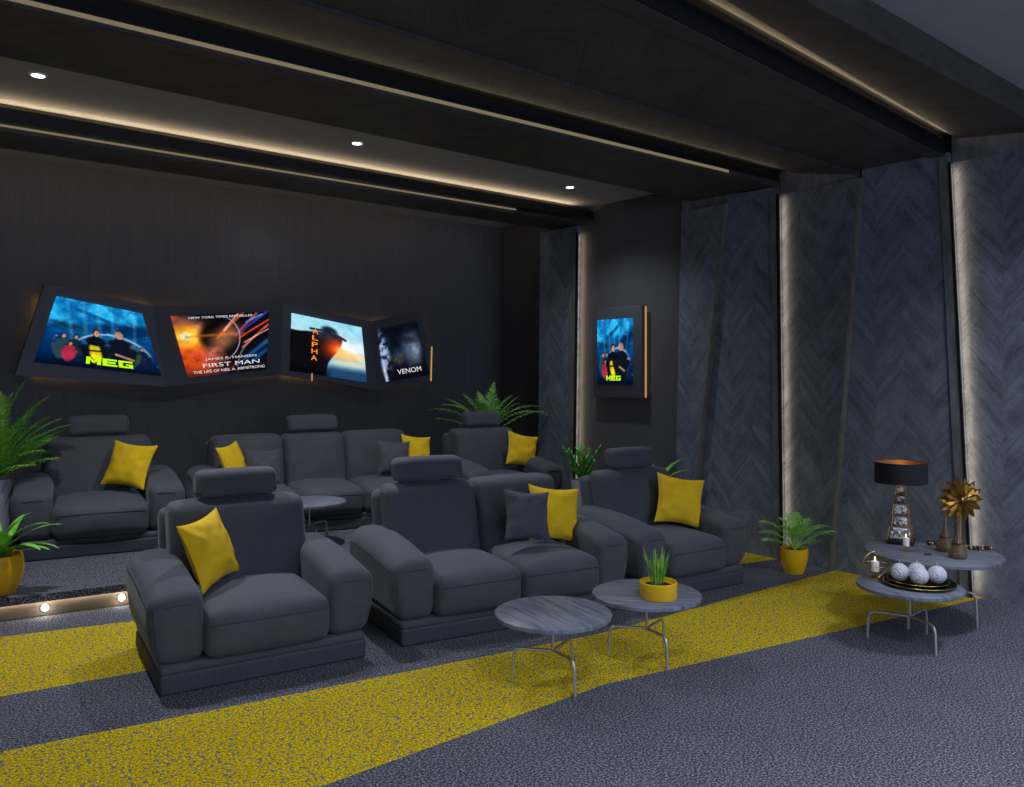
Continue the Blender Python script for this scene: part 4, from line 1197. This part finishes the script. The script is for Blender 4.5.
# amber backlight between display and wall
for i in range(4):
    a = (tops[i]+bots[i])/2; b_ = (tops[i+1]+bots[i+1])/2
    c = (a+b_)/2; c.y = max(a.y, b_.y)+.0; c.y = YB-.055
    area('display_backlight', c, (1, 0, 0), (0, 1, 0), (b_-a).length*.9, (tops[i]-bots[i]).length*.86, 1.4, (1, .55, .12))

# portrait display on the right wall
root = empty('poster_display', (0, 0, 0)); tag(root, 'small upright dark display with one lit blue poster on the right wall', 'poster display')
XP = XW+.07-.11
q0 = [PX(593.0, 396, XP), PX(641.5, 399.5, XP), PX(642, 305.5, XP), PX(594, 308.5, XP)]
ymin, ymax = min(q0[1].y, q0[2].y), max(q0[0].y, q0[3].y); zmin = (q0[0].z+q0[1].z)/2; zmax = (q0[2].z+q0[3].z)/2
bm = bmesh.new(); rbox(bm, (XP+.03, (ymin+ymax)/2, (zmin+zmax)/2), (.06, ymax-ymin, zmax-zmin), .006, 2, 2); obj('display_frame', bm, M['dark_frame'], root)
bm = bmesh.new(); box(bm, (XP+.048, ymin-.012, zmin+.01), (XP+.062, ymin+.001, zmax-.01)); obj('lit_edge', bm, M['gold_led'], root, False)
qs = [PX(597, 383.5, XP-.012), PX(632, 384, XP-.012), PX(633, 318, XP-.012), PX(597.5, 320, XP-.012)]
zb = (qs[0].z+qs[1].z)/2; zt_ = (qs[2].z+qs[3].z)/2; yn, yf = (qs[1].y+qs[2].y)/2, (qs[0].y+qs[3].y)/2
q = [Vector((XP-.012, yf, zb)), Vector((XP-.012, yn, zb)), Vector((XP-.012, yn, zt_)), Vector((XP-.012, yf, zt_))]
nn = Vector((-1, 0, 0))
sc_ = screen(q, lambda u, v: art_sea(u, v, True), root, 70, 110, .014, nn)
block_text(q, 'MEG', .27, .05, .69, .125, M['lime'], sc_, nn)
area('display_backlight', Vector((XW+.05, (ymin+ymax)/2, (zmin+zmax)/2)), (0, 1, 0), (1, 0, 0), (ymax-ymin)*.9, (zmax-zmin)*.93, 1.0, (1, .55, .12))

# ------------------------------------------------------------------ general light
# added panel lights over the front part of the room, unseen fill from above
k = 0
for (x, y) in ((1.0, -.6), (3.2, -1.0), (5.2, -1.0), (5.6, .9), (-1.2, .2), (2.2, .9)):
    bm = bmesh.new(); box(bm, (x-.45, y-.2, ZC-.03), (x+.45, y+.2, ZC-.001))
    o = struct('trim_%d' % n, bm, M['white_rim']); n += 1  # housing made up to go with the added light
    area('added_fill_light', Vector((x, y, ZC-.035)), (1, 0, 0), (0, 0, -1), .85, .36, (22 if y > -.8 else 13), (.84, .88, 1.0)).data.spread = math.radians(130)
w = bpy.data.worlds.new('World'); scene.world = w; w.use_nodes = True
w.node_tree.nodes['Background'].inputs[0].default_value = (.55, .66, 1.0, 1); w.node_tree.nodes['Background'].inputs[1].default_value = .68

# ------------------------------------------------------------------ camera
cam = bpy.data.cameras.new('camera'); co = bpy.data.objects.new('camera', cam); COL.objects.link(co)
co.location = (0, 0, H); co.rotation_euler = (math.pi/2, 0, -YAW)
cam.sensor_width = 36; cam.lens = FPX/1024*36; cam.shift_y = -(393.5-HY)/1024; cam.clip_start = .05
scene.camera = co
scene.view_settings.view_transform = 'Standard'; scene.view_settings.look = 'None'
scene.view_settings.gamma = 1; scene.view_settings.use_curve_mapping = False; scene.view_settings.exposure = 0.75
scene.cycles.max_bounces = 8; scene.cycles.diffuse_bounces = 4
